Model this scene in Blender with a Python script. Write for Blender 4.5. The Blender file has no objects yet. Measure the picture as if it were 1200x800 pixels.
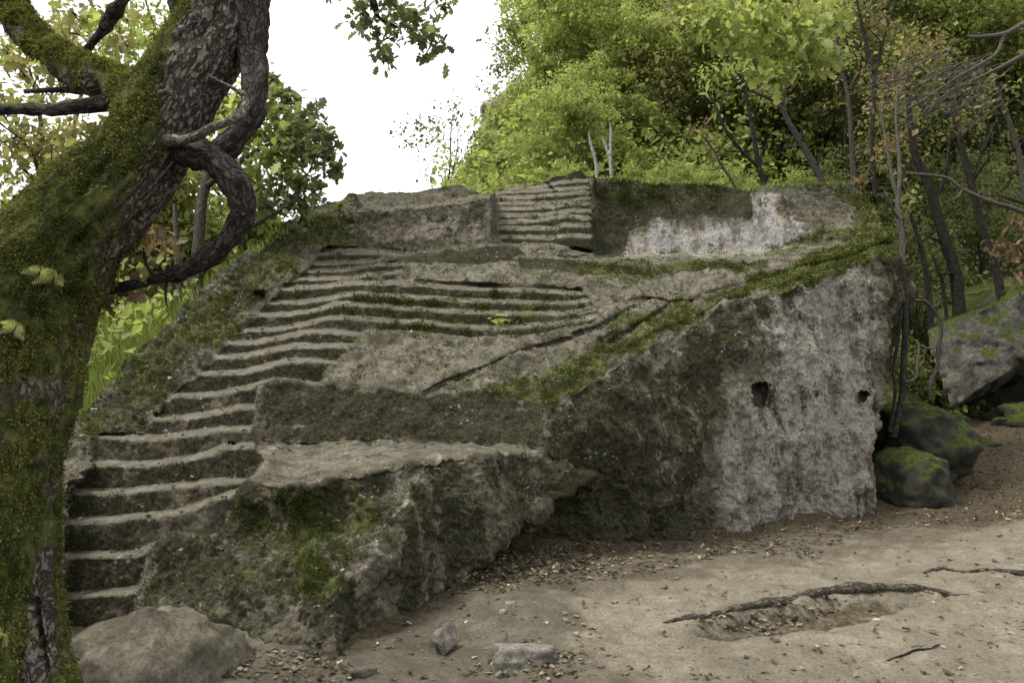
import bpy, math, random
import numpy as np
from mathutils import Vector
random.seed(7)
R = math.radians
SC = bpy.context.scene
COL = SC.collection

# ------------------------------------------------------------------ camera, sky, sun, exposure
EYE = np.array([0.0, 0.0, 1.6]); PITCH = math.atan(150 / 933.0); F = 933.0
cam_d = bpy.data.cameras.new('camera'); cam = bpy.data.objects.new('camera', cam_d); COL.objects.link(cam)
cam_d.sensor_width = 36; cam_d.lens = 28.0; cam_d.clip_start = 0.05; cam_d.clip_end = 2000
cam.location = EYE; cam.rotation_euler = (R(90) + PITCH, 0, 0)
SC.camera = cam

SUN_EL, SUN_AZ = R(60), R(-105)           # high on the left, veiled by cloud
world = bpy.data.worlds.new('World'); SC.world = world; world.use_nodes = True
wn = world.node_tree; wn.nodes.clear()
sky = wn.nodes.new('ShaderNodeTexSky'); sky.sky_type = 'NISHITA'; sky.sun_disc = False
sky.sun_elevation = SUN_EL; sky.sun_rotation = SUN_AZ; sky.air_density = 1.0; sky.dust_density = 4.0
tc = wn.nodes.new('ShaderNodeTexCoord')
cn = wn.nodes.new('ShaderNodeTexNoise'); cn.inputs['Scale'].default_value = 1.6; cn.inputs['Detail'].default_value = 5
cr = wn.nodes.new('ShaderNodeValToRGB'); cr.color_ramp.elements[0].position = .3; cr.color_ramp.elements[1].position = .7
cr.color_ramp.elements[0].color = (7.5, 7.5, 7.45, 1); cr.color_ramp.elements[1].color = (8.5, 8.4, 8.2, 1)
mx = wn.nodes.new('ShaderNodeMix'); mx.data_type = 'RGBA'; mx.inputs[0].default_value = 0.93
bg = wn.nodes.new('ShaderNodeBackground'); bg.inputs['Strength'].default_value = 0.1
wo = wn.nodes.new('ShaderNodeOutputWorld')
L = wn.links.new
L(tc.outputs['Generated'], cn.inputs['Vector']); L(cn.outputs['Fac'], cr.inputs['Fac'])
L(sky.outputs[0], mx.inputs[6]); L(cr.outputs[0], mx.inputs[7]); L(mx.outputs[2], bg.inputs['Color']); L(bg.outputs[0], wo.inputs[0])
sun_d = bpy.data.lights.new('sun', 'SUN'); sun_d.energy = 2.2; sun_d.angle = R(14); sun_d.color = (1, .96, .88)
sun = bpy.data.objects.new('sun', sun_d); COL.objects.link(sun)
sdir = Vector((math.sin(SUN_AZ) * math.cos(SUN_EL), math.cos(SUN_AZ) * math.cos(SUN_EL), math.sin(SUN_EL)))
sun.rotation_euler = sdir.to_track_quat('Z', 'Y').to_euler()
SC.view_settings.view_transform = 'Standard'; SC.view_settings.look = 'None'
SC.view_settings.exposure = 1.05; SC.view_settings.gamma = 1.0
SC.cycles.max_bounces = 7; SC.cycles.diffuse_bounces = 4; SC.cycles.transmission_bounces = 4
SC.cycles.glossy_bounces = 1; SC.cycles.transparent_max_bounces = 4
SC.cycles.use_denoising = True

# ------------------------------------------------------------------ surveying helpers
def ray(px, py):
    px = np.asarray(px, float); py = np.asarray(py, float)
    u = (px - 600) / F; v = (400 - py) / F
    c, s = math.cos(PITCH), math.sin(PITCH)
    return np.stack([u, c - v * s + 0 * u, s + v * c + 0 * u], -1)
def P3(px, py, Y):
    """the point at distance Y from the camera plane seen in direction (px, py) of the 1200x800 survey photograph"""
    d = ray(px, py); t = np.asarray(Y, float) / d[..., 1]
    return EYE + d * t[..., None]

# ------------------------------------------------------------------ numpy noise
def _hash(ix, iy, iz, seed):
    h = (ix.astype(np.int64) * 374761393 + iy.astype(np.int64) * 668265263 + iz.astype(np.int64) * 2147483647 + seed * 974634777) & 0xffffffff
    h = ((h ^ (h >> 13)) * 1274126177) & 0xffffffff
    h = ((h ^ (h >> 16)) * 2246822519) & 0xffffffff
    return ((h ^ (h >> 15)) & 0xffffff) / float(0xffffff) * 2 - 1
def vnoise(P, seed=0):
    i = np.floor(P).astype(np.int64); f = P - i; f = f * f * f * (f * (f * 6 - 15) + 10)
    r = 0
    for dx in (0, 1):
        wx = f[..., 0] if dx else 1 - f[..., 0]
        for dy in (0, 1):
            wy = f[..., 1] if dy else 1 - f[..., 1]
            for dz in (0, 1):
                wz = f[..., 2] if dz else 1 - f[..., 2]
                r = r + wx * wy * wz * _hash(i[..., 0] + dx, i[..., 1] + dy, i[..., 2] + dz, seed)
    return r
def fbm(P, freq=1.0, octaves=4, gain=.5, seed=0, scale=(1, 1, 1)):
    P = np.asarray(P) * np.asarray(scale) * freq; a = 1.0; r = 0
    for o in range(octaves):
        r = r + a * vnoise(P + 17.3 * o, seed + o); P = P * 2.03; a *= gain
    return r
def sstep(a, b, x):
    t = np.clip((x - a) / (b - a), 0, 1); return t * t * (3 - 2 * t)

# ------------------------------------------------------------------ mesh / object helpers
def np_mesh(name, verts, faces, mat=None, smooth=True, attrs=None, normals=None, sizes=None):
    """faces: (n,k) array, or flat loop array with sizes"""
    me = bpy.data.meshes.new(name)
    verts = np.ascontiguousarray(verts, np.float32)
    if sizes is None:
        faces = np.asarray(faces); k = faces.shape[1]; n = faces.shape[0]; loops = faces.ravel(); sizes = np.full(n, k)
    else:
        loops = np.asarray(faces); n = len(sizes)
    me.vertices.add(len(verts)); me.vertices.foreach_set('co', verts.ravel())
    me.loops.add(len(loops)); me.loops.foreach_set('vertex_index', loops.astype(np.int32))
    me.polygons.add(n)
    st = np.concatenate([[0], np.cumsum(sizes)[:-1]]).astype(np.int32)
    me.polygons.foreach_set('loop_start', st)
    me.update(calc_edges=True)
    me.polygons.foreach_set('use_smooth', np.full(n, smooth))
    for an, arr in (attrs or {}).items():
        arr = np.asarray(arr, np.float32)
        if arr.ndim == 1:
            a = me.attributes.new(an, 'FLOAT', 'POINT'); a.data.foreach_set('value', arr)
        elif arr.shape[1] == 4:
            a = me.attributes.new(an, 'FLOAT_COLOR', 'POINT'); a.data.foreach_set('color', arr.ravel())
        else:
            a = me.attributes.new(an, 'FLOAT_VECTOR', 'POINT'); a.data.foreach_set('vector', arr.ravel())
    if mat: me.materials.append(mat)
    if normals is not None:
        me.normals_split_custom_set_from_vertices(np.asarray(normals, np.float32))
    return me
def link(name, data, parent=None, **props):
    o = bpy.data.objects.new(name, data); COL.objects.link(o)
    if parent is not None: o.parent = parent
    for k, v in props.items(): o[k] = v
    return o
def thing(name, loc, label, cat, group=None, data=None):
    o = bpy.data.objects.new(name, data); COL.objects.link(o); o.location = loc
    o['label'] = label; o['category'] = cat
    if group: o['group'] = group
    return o

# ------------------------------------------------------------------ node helpers
class NT:
    def __init__(s, name):
        s.m = bpy.data.materials.new(name); s.m.use_nodes = True; s.t = s.m.node_tree; s.t.nodes.clear()
        s.out = s.n('ShaderNodeOutputMaterial')
    def n(s, typ, **k):
        nd = s.t.nodes.new(typ)
        for a, b in k.items(): setattr(nd, a, b)
        return nd
    def l(s, a, b): s.t.links.new(a, b)
    def set(s, sock, v):
        if isinstance(v, bpy.types.NodeSocket): s.l(v, sock)
        elif isinstance(v, (tuple, list)) and len(v) == 3 and sock.type == 'RGBA': sock.default_value = (*v, 1)
        else: sock.default_value = v
    def noise(s, vec, scale, detail=4, rough=.55, dist=0.0, out='Fac'):
        n = s.n('ShaderNodeTexNoise'); s.set(n.inputs['Vector'], vec); n.inputs['Scale'].default_value = scale
        n.inputs['Detail'].default_value = detail; n.inputs['Roughness'].default_value = rough; n.inputs['Distortion'].default_value = dist
        return n.outputs[out]
    def vor(s, vec, scale, feature='F1', out='Distance', rand=1.0):
        n = s.n('ShaderNodeTexVoronoi'); n.feature = feature; s.set(n.inputs['Vector'], vec); n.inputs['Scale'].default_value = scale
        n.inputs['Randomness'].default_value = rand
        return n.outputs[out]
    def ramp(s, f, stops):
        n = s.n('ShaderNodeValToRGB'); s.set(n.inputs['Fac'], f); e = n.color_ramp.elements
        while len(e) < len(stops): e.new(.5)
        for q, (p, c) in zip(e, stops):
            q.position = p; q.color = (*c, 1) if isinstance(c, (tuple, list)) else (c, c, c, 1)
        return n.outputs['Color']
    def mr(s, f, a, b, c=0.0, d=1.0, smooth=True):
        n = s.n('ShaderNodeMapRange'); n.interpolation_type = 'SMOOTHSTEP' if smooth else 'LINEAR'
        s.set(n.inputs['Value'], f); n.inputs['From Min'].default_value = a; n.inputs['From Max'].default_value = b
        n.inputs['To Min'].default_value = c; n.inputs['To Max'].default_value = d
        return n.outputs['Result']
    def math(s, op, a, b=0.0, c=0.0):
        n = s.n('ShaderNodeMath'); n.operation = op; s.set(n.inputs[0], a); s.set(n.inputs[1], b)
        if len(n.inputs) > 2: s.set(n.inputs[2], c)
        return n.outputs[0]
    def mix(s, f, a, b, blend='MIX'):
        n = s.n('ShaderNodeMix'); n.data_type = 'RGBA'; n.blend_type = blend; n.clamp_factor = True
        s.set(n.inputs[0], f); s.set(n.inputs[6], a); s.set(n.inputs[7], b); return n.outputs[2]
    def attr(s, name, out='Color'):
        n = s.n('ShaderNodeAttribute'); n.attribute_name = name; return n.outputs[out]
    def sep(s, c):
        n = s.n('ShaderNodeSeparateColor'); s.l(c, n.inputs[0]); return n.outputs
    def obj(s): return s.n('ShaderNodeTexCoord').outputs['Object']
    def geo(s, o='Position'): return s.n('ShaderNodeNewGeometry').outputs[o]
    def vscale(s, v, sc):
        n = s.n('ShaderNodeVectorMath'); n.operation = 'MULTIPLY'; s.set(n.inputs[0], v); n.inputs[1].default_value = sc; return n.outputs[0]
    def bump(s, h, strength, dist, prev=None):
        n = s.n('ShaderNodeBump'); s.set(n.inputs['Height'], h); n.inputs['Strength'].default_value = strength; n.inputs['Distance'].default_value = dist
        if prev is not None: s.l(prev, n.inputs['Normal'])
        return n.outputs[0]
    def finish(s, col, rough=.9, normal=None, spec=.2):
        b = s.n('ShaderNodeBsdfPrincipled'); s.set(b.inputs['Base Color'], col); s.set(b.inputs['Roughness'], rough)
        b.inputs['Specular IOR Level'].default_value = spec
        if normal is not None: s.l(normal, b.inputs['Normal'])
        s.l(b.outputs[0], s.out.inputs[0]); return s.m

# ------------------------------------------------------------------ materials
def rock_material():
    m = NT('weathered_tuff'); p = m.geo()
    c = m.attr('cover'); s = m.sep(c); moss, pale, algae_shade = s[0], s[1], s[2]; wear = m.attr('cover', 'Alpha')
    n_big = m.noise(p, 1.3, 6, .6); n_mid = m.noise(p, 6, 7, .65); n_fine = m.noise(p, 34, 6, .7)
    speck = m.noise(p, 90, 3, .7)
    n_pat = m.noise(p, 3.1, 9, .72); n_crust = m.noise(p, 13, 9, .78)
    base = m.ramp(n_mid, [(.3, (.060, .052, .034)), (.5, (.13, .114, .082)), (.68, (.25, .228, .18))])
    base = m.mix(m.mr(n_pat, .45, .55), base, m.ramp(n_fine, [(.3, (.05, .046, .03)), (.7, (.16, .148, .112))]))
    # pale weathered stone, with pits and dirty hollows
    pc = m.ramp(n_fine, [(.28, (.15, .134, .108)), (.48, (.285, .26, .222)), (.72, (.42, .395, .35))])
    pc = m.mix(m.mr(n_pat, .42, .60), pc, m.mix(.4, pc, (.12, .105, .078)))
    pc = m.mix(m.mr(n_crust, .36, .46), m.mix(.5, pc, (.06, .053, .038)), pc)
    pc = m.mix(m.mr(m.math('ADD', pale, m.math('MULTIPLY', m.math('SUBTRACT', n_crust, .5), .8)), .70, 1.1), pc, m.ramp(n_fine, [(.3, (.19, .18, .17)), (.5, (.31, .30, .285)), (.68, (.42, .41, .395))]))
    col = m.mix(m.mr(m.math('ADD', pale, m.math('MULTIPLY', m.math('SUBTRACT', n_pat, .5), 1.6)), .3, .75), base, pc)
    n_str = m.noise(m.vscale(p, (3.2, 3.2, .7)), 1.6, 8, .7)
    col = m.mix(m.math('MULTIPLY', m.mr(n_str, .50, .42), .55), col, (.045, .04, .028))
    # black-green algae crust; its mask also carries painted shade
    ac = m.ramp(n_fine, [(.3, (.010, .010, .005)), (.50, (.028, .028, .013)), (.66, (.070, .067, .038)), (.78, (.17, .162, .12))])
    af = m.mr(m.math('ADD', algae_shade, m.math('ADD', m.math('MULTIPLY', m.math('SUBTRACT', n_crust, .5), 1.5), m.math('MULTIPLY', m.math('SUBTRACT', n_pat, .5), 1.5))), .36, .62)
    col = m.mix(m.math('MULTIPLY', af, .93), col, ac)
    # moss
    mc = m.ramp(m.noise(p, 17, 7, .7), [(.3, (.016, .020, .006)), (.48, (.062, .072, .018)), (.68, (.16, .168, .05))])
    mf = m.mr(m.math('ADD', moss, m.math('ADD', m.math('MULTIPLY', m.math('SUBTRACT', n_crust, .5), 1.3), m.math('MULTIPLY', m.math('SUBTRACT', m.noise(p, 2.4, 8, .7), .5), 1.6))), .40, .62)
    col = m.mix(mf, col, mc)
    # dusty trodden stone on treads
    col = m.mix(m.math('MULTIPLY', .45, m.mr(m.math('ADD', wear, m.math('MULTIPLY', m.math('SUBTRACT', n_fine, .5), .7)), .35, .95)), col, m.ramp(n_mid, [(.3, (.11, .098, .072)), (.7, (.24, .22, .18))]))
    # small white lichen rosettes
    v = m.vor(p, 13, 'F1'); vl = m.math('MULTIPLY', m.mr(m.math('ADD', v, m.math('MULTIPLY', m.math('SUBTRACT', speck, .5), .35)), .11, .24, 1, 0), m.mr(m.noise(p, 2.1, 4, .6), .53, .63))
    col = m.mix(m.math('MULTIPLY', vl, .75), col, (.34, .34, .31))
    v2 = m.vor(p, 42, 'F1'); vl2 = m.math('MULTIPLY', m.mr(v2, .16, .30, 1, 0), m.mr(m.noise(p, 3.1, 4, .6), .57, .64))
    col = m.mix(m.math('MULTIPLY', vl2, .45), col, (.34, .335, .29))
    col = m.mix(m.mr(speck, .35, .65), m.mix(.45, col, (.02, .02, .015)), col)
    h = m.math('ADD', m.math('MULTIPLY', n_fine, .6), m.math('MULTIPLY', speck, .35))
    b = m.bump(m.noise(p, 9, 8, .7), .5, .045); b = m.bump(h, .8, .02, b)
    b = m.bump(m.math('MULTIPLY', mf, m.noise(p, 55, 4, .6)), .7, .02, b)
    return m.finish(col, .95, b, .12)

def bark_material(name, moss_amount=1.0, dark=(.028, .022, .018), light=(.13, .112, .10), scale=1.0):
    m = NT(name); uv = m.attr('bark_uv', 'Vector'); p = m.geo()
    wv = m.n('ShaderNodeVectorMath'); wv.operation = 'MULTIPLY_ADD'; m.l(m.noise(uv, 22, 4, .6, out='Color'), wv.inputs[0]); wv.inputs[1].default_value = (.03, .03, .03); m.l(uv, wv.inputs[2])
    q = m.vscale(wv.outputs[0], (scale, scale, scale * .38))
    f1 = m.math('ABSOLUTE', m.math('SUBTRACT', m.noise(q, 30, 3, .5), .5)); f2 = m.math('ABSOLUTE', m.math('SUBTRACT', m.noise(q, 62, 3, .5), .5))
    pl = m.math('ADD', m.math('MULTIPLY', m.math('MINIMUM', f1, .11), 3.0), m.math('MULTIPLY', m.math('MINIMUM', f2, .12), 1.3))
    hgt = m.mr(pl, .02, .42)
    col = m.ramp(hgt, [(.0, dark), (.6, tuple(.55 * a + .45 * b for a, b in zip(dark, light))), (1, light)])
    col = m.mix(m.math('MULTIPLY', m.mr(m.noise(p, 12, 5, .6), .4, .65), .4), col, (.10, .09, .078))
    moss = m.attr('moss', 'Fac')
    mc = m.ramp(m.noise(p, 22, 6, .65), [(.3, (.018, .022, .008)), (.5, (.062, .072, .020)), (.72, (.145, .15, .045))])
    mf = m.mr(m.math('ADD', m.math('MULTIPLY', moss, moss_amount), m.math('MULTIPLY', m.math('SUBTRACT', m.noise(p, 9, 7, .7), .5), 1.1)), .35, .6)
    col = m.mix(mf, col, mc)
    b = m.bump(m.math('MULTIPLY', hgt, m.math('SUBTRACT', 1.0, m.math('MULTIPLY', mf, .7))), 1.0, .02)
    b = m.bump(m.noise(p, 70, 5, .7), .6, .006, b)
    return m.finish(col, .92, b, .15)

def leaf_material(name, stops, trans=.45, rough=.55):
    m = NT(name); a = m.attr('tint', 'Fac')
    col = m.ramp(a, stops)
    col = m.mix(m.mr(m.noise(m.geo(), 3, 2), .35, .65), col, m.mix(.2, col, (.05, .07, .02)))
    d = m.n('ShaderNodeBsdfPrincipled'); m.set(d.inputs['Base Color'], col); d.inputs['Roughness'].default_value = rough
    d.inputs['Specular IOR Level'].default_value = .25
    t = m.n('ShaderNodeBsdfTranslucent'); m.set(t.inputs['Color'], m.mix(.5, col, m.mix(1, col, (1.0, 1.0, .35), 'MULTIPLY')))
    x = m.n('ShaderNodeMixShader'); x.inputs[0].default_value = trans
    m.l(d.outputs[0], x.inputs[1]); m.l(t.outputs[0], x.inputs[2]); m.l(x.outputs[0], m.out.inputs[0])
    return m.m

def ground_material():
    m = NT('trodden_earth'); p = m.geo(); c = m.sep(m.attr('cover')); litter, sand, green = c[0], c[1], c[2]
    nb = m.noise(p, .9, 6, .6); nm = m.noise(p, 5, 7, .65); nf = m.noise(p, 40, 6, .7)
    col = m.ramp(nm, [(.3, (.085, .073, .052)), (.5, (.13, .114, .085)), (.7, (.18, .16, .122))])
    col = m.mix(m.mr(m.math('ADD', sand, m.math('MULTIPLY', m.math('SUBTRACT', nb, .5), 1.2)), .3, .7), col, m.ramp(nm, [(.3, (.165, .145, .108)), (.7, (.27, .243, .19))]))
    lc = m.ramp(m.noise(p, 26, 5, .75), [(.3, (.03, .024, .016)), (.5, (.07, .056, .036)), (.66, (.13, .105, .068)), (.8, (.21, .18, .12))])
    col = m.mix(m.mr(m.math('ADD', litter, m.math('MULTIPLY', m.math('SUBTRACT', m.noise(p, 7, 7, .7), .5), 1.4)), .35, .7), col, lc)
    gc = m.ramp(m.noise(p, 4, 7, .7), [(.3, (.012, .018, .006)), (.5, (.035, .05, .014)), (.7, (.07, .085, .025))])
    col = m.mix(m.mr(m.math('ADD', green, m.math('MULTIPLY', m.math('SUBTRACT', nm, .5), 1.0)), .35, .65), col, gc)
    col = m.mix(m.mr(m.noise(p, 1.7, 9, .75), .44, .6), m.mix(.28, col, (.05, .04, .028)), col)
    col = m.mix(m.mr(nf, .32, .6), m.mix(.4, col, (.04, .032, .022)), col)
    b = m.bump(nm, .6, .05); b = m.bump(nf, .7, .018, b); b = m.bump(m.noise(p, 130, 3, .7), .5, .006, b)
    return m.finish(col, .95, b, .1)

def stone_material(name, dark, light, mossc=.0):
    m = NT(name); p = m.geo(); nm = m.noise(p, 5, 7, .65); nf = m.noise(p, 38, 6, .7)
    col = m.ramp(nm, [(.3, dark), (.7, light)]); npt = m.noise(p, 2.7, 9, .75)
    col = m.mix(m.mr(npt, .45, .58), col, m.mix(.55, col, tuple(.4 * q for q in dark)))
    col = m.mix(m.mr(nf, .35, .6), m.mix(.45, col, (.02, .018, .014)), col)
    up = m.n('ShaderNodeSeparateXYZ'); m.l(m.geo('Normal'), up.inputs[0])
    f = m.mr(m.math('ADD', m.math('MULTIPLY', up.outputs[2], .5), m.math('ADD', mossc - .75, m.noise(p, 4, 6, .65))), .30, .55)
    mc = m.ramp(m.noise(p, 18, 6, .65), [(.3, (.018, .024, .006)), (.55, (.05, .064, .014)), (.75, (.11, .125, .03))])
    col = m.mix(f if mossc > 0 else 0.0, col, mc)
    b = m.bump(nm, .6, .06); b = m.bump(nf, .7, .02, b)
    return m.finish(col, .95, b, .12)

M_ROCK = rock_material()
M_BARK = bark_material('mossy_oak_bark', 1.0, (.024, .020, .016), (.185, .165, .14), 1.5)
M_BARKD = bark_material('dark_oak_bark', .55, (.012, .010, .009), (.062, .052, .05), 1.4)
M_BARKF = bark_material('thin_grey_bark', .5, (.035, .03, .025), (.14, .125, .105), 2.0)
M_BARKP = bark_material('pale_bark', .0, (.30, .28, .25), (.62, .60, .56), 1.5)
M_DEAD = bark_material('bleached_dead_wood', .0, (.10, .085, .07), (.26, .235, .205), 2.5)
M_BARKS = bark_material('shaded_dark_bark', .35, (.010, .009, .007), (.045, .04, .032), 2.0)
M_GROUND = ground_material()
M_LEAF_FRESH = leaf_material('fresh_green_leaf', [(0, (.21, .25, .08)), (.5, (.39, .45, .15)), (1, (.56, .61, .26))], .55)
M_LEAF_MID = leaf_material('mid_green_leaf', [(0, (.17, .20, .07)), (.5, (.31, .345, .13)), (1, (.44, .47, .21))], .55)
M_LEAF_DARK = leaf_material('dark_green_leaf', [(0, (.10, .12, .05)), (.5, (.19, .215, .09)), (1, (.30, .32, .15))], .5)
M_LEAF_OAK = leaf_material('grey_green_oak_leaf', [(0, (.10, .12, .06)), (.5, (.18, .205, .10)), (1, (.28, .30, .16))], .5)
M_LEAF_GOLD = leaf_material('yellowing_leaf', [(0, (.17, .16, .06)), (.5, (.30, .29, .12)), (1, (.42, .43, .19))], .55)
M_LEAF_DRY = leaf_material('dry_brown_leaf', [(0, (.12, .08, .045)), (.5, (.24, .165, .10)), (1, (.36, .27, .17))], .4)
M_GRASS = leaf_material('long_grass', [(0, (.10, .14, .03)), (.5, (.20, .26, .06)), (1, (.34, .40, .13))], .45)
M_MOSS = leaf_material('moss_tuft', [(0, (.028, .034, .010)), (.5, (.105, .118, .026)), (1, (.24, .245, .065))], .35, .9)
M_STONE = stone_material('grey_tuff_stone', (.12, .11, .09), (.30, .28, .24))
M_BOULD = stone_material('dusty_boulder', (.085, .075, .055), (.20, .18, .14), .12)
M_MOSSB = stone_material('mossy_boulder', (.022, .022, .016), (.07, .068, .055), .45)
M_CLIFF = stone_material('far_cliff', (.26, .24, .19), (.48, .45, .38), .12)

# ------------------------------------------------------------------ thin plate interpolation
def tps_fit(X, v, reg=1e-4):
    X = np.asarray(X, float); v = np.asarray(v, float)
    mu = X.mean(0); sc = max(X.std(), 1e-6); Z = (X - mu) / sc; n = len(Z)
    d2 = ((Z[:, None] - Z[None]) ** 2).sum(-1); K = .5 * d2 * np.log(d2 + 1e-12)
    A = np.zeros((n + 3, n + 3)); A[:n, :n] = K + reg * np.eye(n); A[:n, n] = 1; A[:n, n + 1:] = Z; A[n, :n] = 1; A[n + 1:, :n] = Z.T
    w = np.linalg.lstsq(A, np.concatenate([v, [0, 0, 0]]), rcond=None)[0]
    def f(Q):
        Q = (np.asarray(Q, float) - mu) / sc; out = w[n] + Q @ w[n + 1:]
        for i in range(n):
            e = ((Q - Z[i]) ** 2).sum(-1); out = out + w[i] * .5 * e * np.log(e + 1e-12)
        return out
    return f
def inside(poly, x, y):
    r = np.zeros(np.shape(x), bool); n = len(poly)
    for i in range(n):
        x1, y1 = poly[i][:2]; x2, y2 = poly[(i + 1) % n][:2]
        if y1 == y2: continue
        c = ((y1 > y) != (y2 > y)) & (x < (x2 - x1) * (y - y1) / (y2 - y1) + x1); r ^= c
    return r
def segdist(pl, x, y, closed=False):
    d = np.full(np.shape(x), 1e9); n = len(pl)
    for i in range(n if closed else n - 1):
        x1, y1 = pl[i][:2]; x2, y2 = pl[(i + 1) % n][:2]; dx, dy = x2 - x1, y2 - y1
        t = np.clip(((x - x1) * dx + (y - y1) * dy) / (dx * dx + dy * dy + 1e-9), 0, 1)
        d = np.minimum(d, np.hypot(x - x1 - t * dx, y - y1 - t * dy))
    return d
def softpoly(poly, x, y, feather):
    d = segdist(poly, x, y, True); s = np.where(inside(poly, x, y), d, -d)
    return sstep(-feather, feather, s)

# ------------------------------------------------------------------ the carved rock, surveyed point by point: (px, py, distance)
TOP = [(30, 520), (95, 490), (112, 468), (135, 440), (160, 412), (180, 395), (200, 376), (222, 352), (245, 330), (262, 312), (276, 299), (300, 290), (322, 276), (332, 262),
       (345, 255), (365, 245), (385, 238), (402, 231), (420, 227), (450, 225), (490, 224), (515, 221), (540, 219), (550, 221), (560, 228), (575, 230), (579, 223), (600, 219), (634, 217), (638, 211), (650, 208),
       (662, 205), (672, 201), (682, 200), (688, 207), (700, 209), (720, 208), (735, 210), (752, 211), (765, 216), (800, 215), (838, 216), (850, 220), (880, 225), (893, 219),
       (925, 218), (960, 217), (990, 219), (1006, 222), (1020, 238), (1030, 256), (1040, 272), (1047, 290), (1060, 304), (1070, 322), (1074, 336), (1075, 340)]
BOT = [(30, 760), (160, 750), (240, 765), (300, 790), (380, 796), (430, 764), (480, 729), (540, 696), (600, 668), (700, 658), (800, 646), (900, 636), (1000, 628), (1022, 624),
       (1025, 590), (1029, 520), (1036, 482), (1046, 450), (1054, 425), (1062, 398), (1068, 360), (1073, 345), (1075, 342)]
REG = {}
def reg(name, *pts, extra=()): REG[name] = ([p for p in pts], list(extra))
reg('bank', (20, 770, 5.7), (60, 745, 5.75), (74, 700, 5.85), (74, 650, 5.95), (74, 610, 6.15), (80, 578, 6.55), (100, 560, 6.85), (112, 542, 7.2), (104, 520, 7.5), (116, 508, 7.65), (165, 508, 7.78), (180, 489, 7.98), (205, 462, 8.32),
    (236, 437, 8.62), (255, 417, 8.93), (271, 400, 9.25), (289, 385, 9.52), (306, 367, 9.83), (319, 354, 10.12), (331, 338, 10.4), (351, 326, 10.72), (361, 316, 11.0), (369, 308, 11.3), (375, 297, 11.6), (381, 290, 11.8),
    (420, 291, 12.0), (420, 246, 12.4), (420, 200, 13.0), (380, 200, 13.2), (340, 240, 12.5), (318, 258, 12.0), (290, 275, 11.2), (240, 315, 10.1), (190, 370, 9.5), (150, 405, 8.9), (90, 480, 8.0), (20, 500, 7.2))
reg('tier', (418, 200, 13.4), (418, 247, 12.8), (470, 243, 12.9), (530, 237, 12.95), (575, 231, 12.95), (578, 190, 13.4))
reg('leftwall', (420, 293, 12.3), (420, 246, 12.45), (470, 242, 12.45), (530, 236, 12.45), (575, 230, 12.5), (577, 287, 12.3), (500, 295, 12.25), (445, 299, 12.25))
reg('sidecol', (575, 287, 12.25), (588, 287, 12.55), (585, 262, 12.75), (582, 245, 13.0), (580, 215, 13.6), (574, 215, 13.2), (573, 228, 12.5))
reg('rightwall', (690, 190, 13.3), (692, 225, 13.4), (698, 299, 13.25), (735, 300, 13.25), (800, 301, 13.2), (900, 294, 13.1), (940, 287, 12.9), (928, 262, 13.05), (908, 240, 13.3), (893, 222, 13.5), (885, 190, 13.8))
reg('banded', (893, 222, 13.5), (908, 240, 13.25), (928, 262, 13.0), (942, 286, 12.7), (1000, 290, 12.2), (1040, 286, 12.1), (1052, 276, 12.2), (1045, 250, 12.8), (1030, 225, 13.8), (1010, 190, 15.2), (885, 190, 15.4))
reg('outcrop', (630, 222, 14.9), (690, 215, 14.9), (692, 190, 15.6), (630, 190, 15.6))
reg('topface', (705, 373, 9.55), (690, 352, 10.1), (680, 341, 10.4), (633, 337, 10.4), (567, 335, 10.4), (520, 330, 10.5), (462, 328, 10.6), (466, 306, 11.15), (525, 312, 11.3), (597, 311, 11.4), (607, 316, 11.3), (643, 320, 11.25),
    (700, 323, 11.3), (730, 321, 11.35), (800, 322, 11.3), (860, 318, 11.4), (900, 313, 11.6), (950, 302, 11.95), (1000, 289, 12.2), (1048, 282, 12.2), (1052, 290, 11.9), (1012, 306, 11.55), (975, 316, 11.3),
    (950, 326, 11.0), (887, 346, 10.5), (850, 353, 10.3), (820, 372, 10.0), (800, 389, 9.75), (760, 403, 9.3), (700, 441, 8.75), (645, 471, 8.25), (636, 480, 8.2), (600, 458, 8.2), (560, 452, 8.2), (510, 462, 8.1), (495, 461, 8.1),
    (420, 455, 8.1), (372, 453, 8.1), (392, 425, 8.5), (412, 405, 8.85), (420, 392, 9.05), (440, 385, 9.25), (500, 390, 9.25), (560, 396, 9.25), (620, 394, 9.3), (667, 384, 9.4), extra=[(760, 372, 9.8), (850, 335, 10.85), (800, 345, 10.6), (700, 400, 9.15), (560, 420, 8.75), (460, 425, 8.65)])
reg('floor', (607, 301, 11.7), (650, 305, 11.6), (700, 305, 11.6), (725, 307, 11.6), (750, 310, 11.55), (800, 309, 11.6), (850, 305, 11.8), (893, 299, 12.1), (950, 292, 12.4), (1000, 287, 12.3), (1000, 283, 12.5), (940, 284, 12.75), (900, 292, 12.65), (800, 299, 12.6), (697, 297, 12.55), (650, 286, 12.5), (600, 286, 12.4))
reg('floorleft', (372, 300, 11.65), (440, 301, 11.7), (607, 290, 11.8), (600, 284, 12.7), (575, 286, 12.3), (500, 294, 12.25), (420, 292, 12.3), (384, 289, 12.1))
reg('altarleft', (436, 299, 11.6), (453, 298, 11.6), (483, 299, 11.6), (533, 291, 11.65), (573, 288, 11.65), (607, 286, 11.65), (614, 301, 11.6), (603, 308, 11.5), (597, 311, 11.5), (525, 313, 11.5), (470, 309, 11.5), (440, 306, 11.5))
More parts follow.
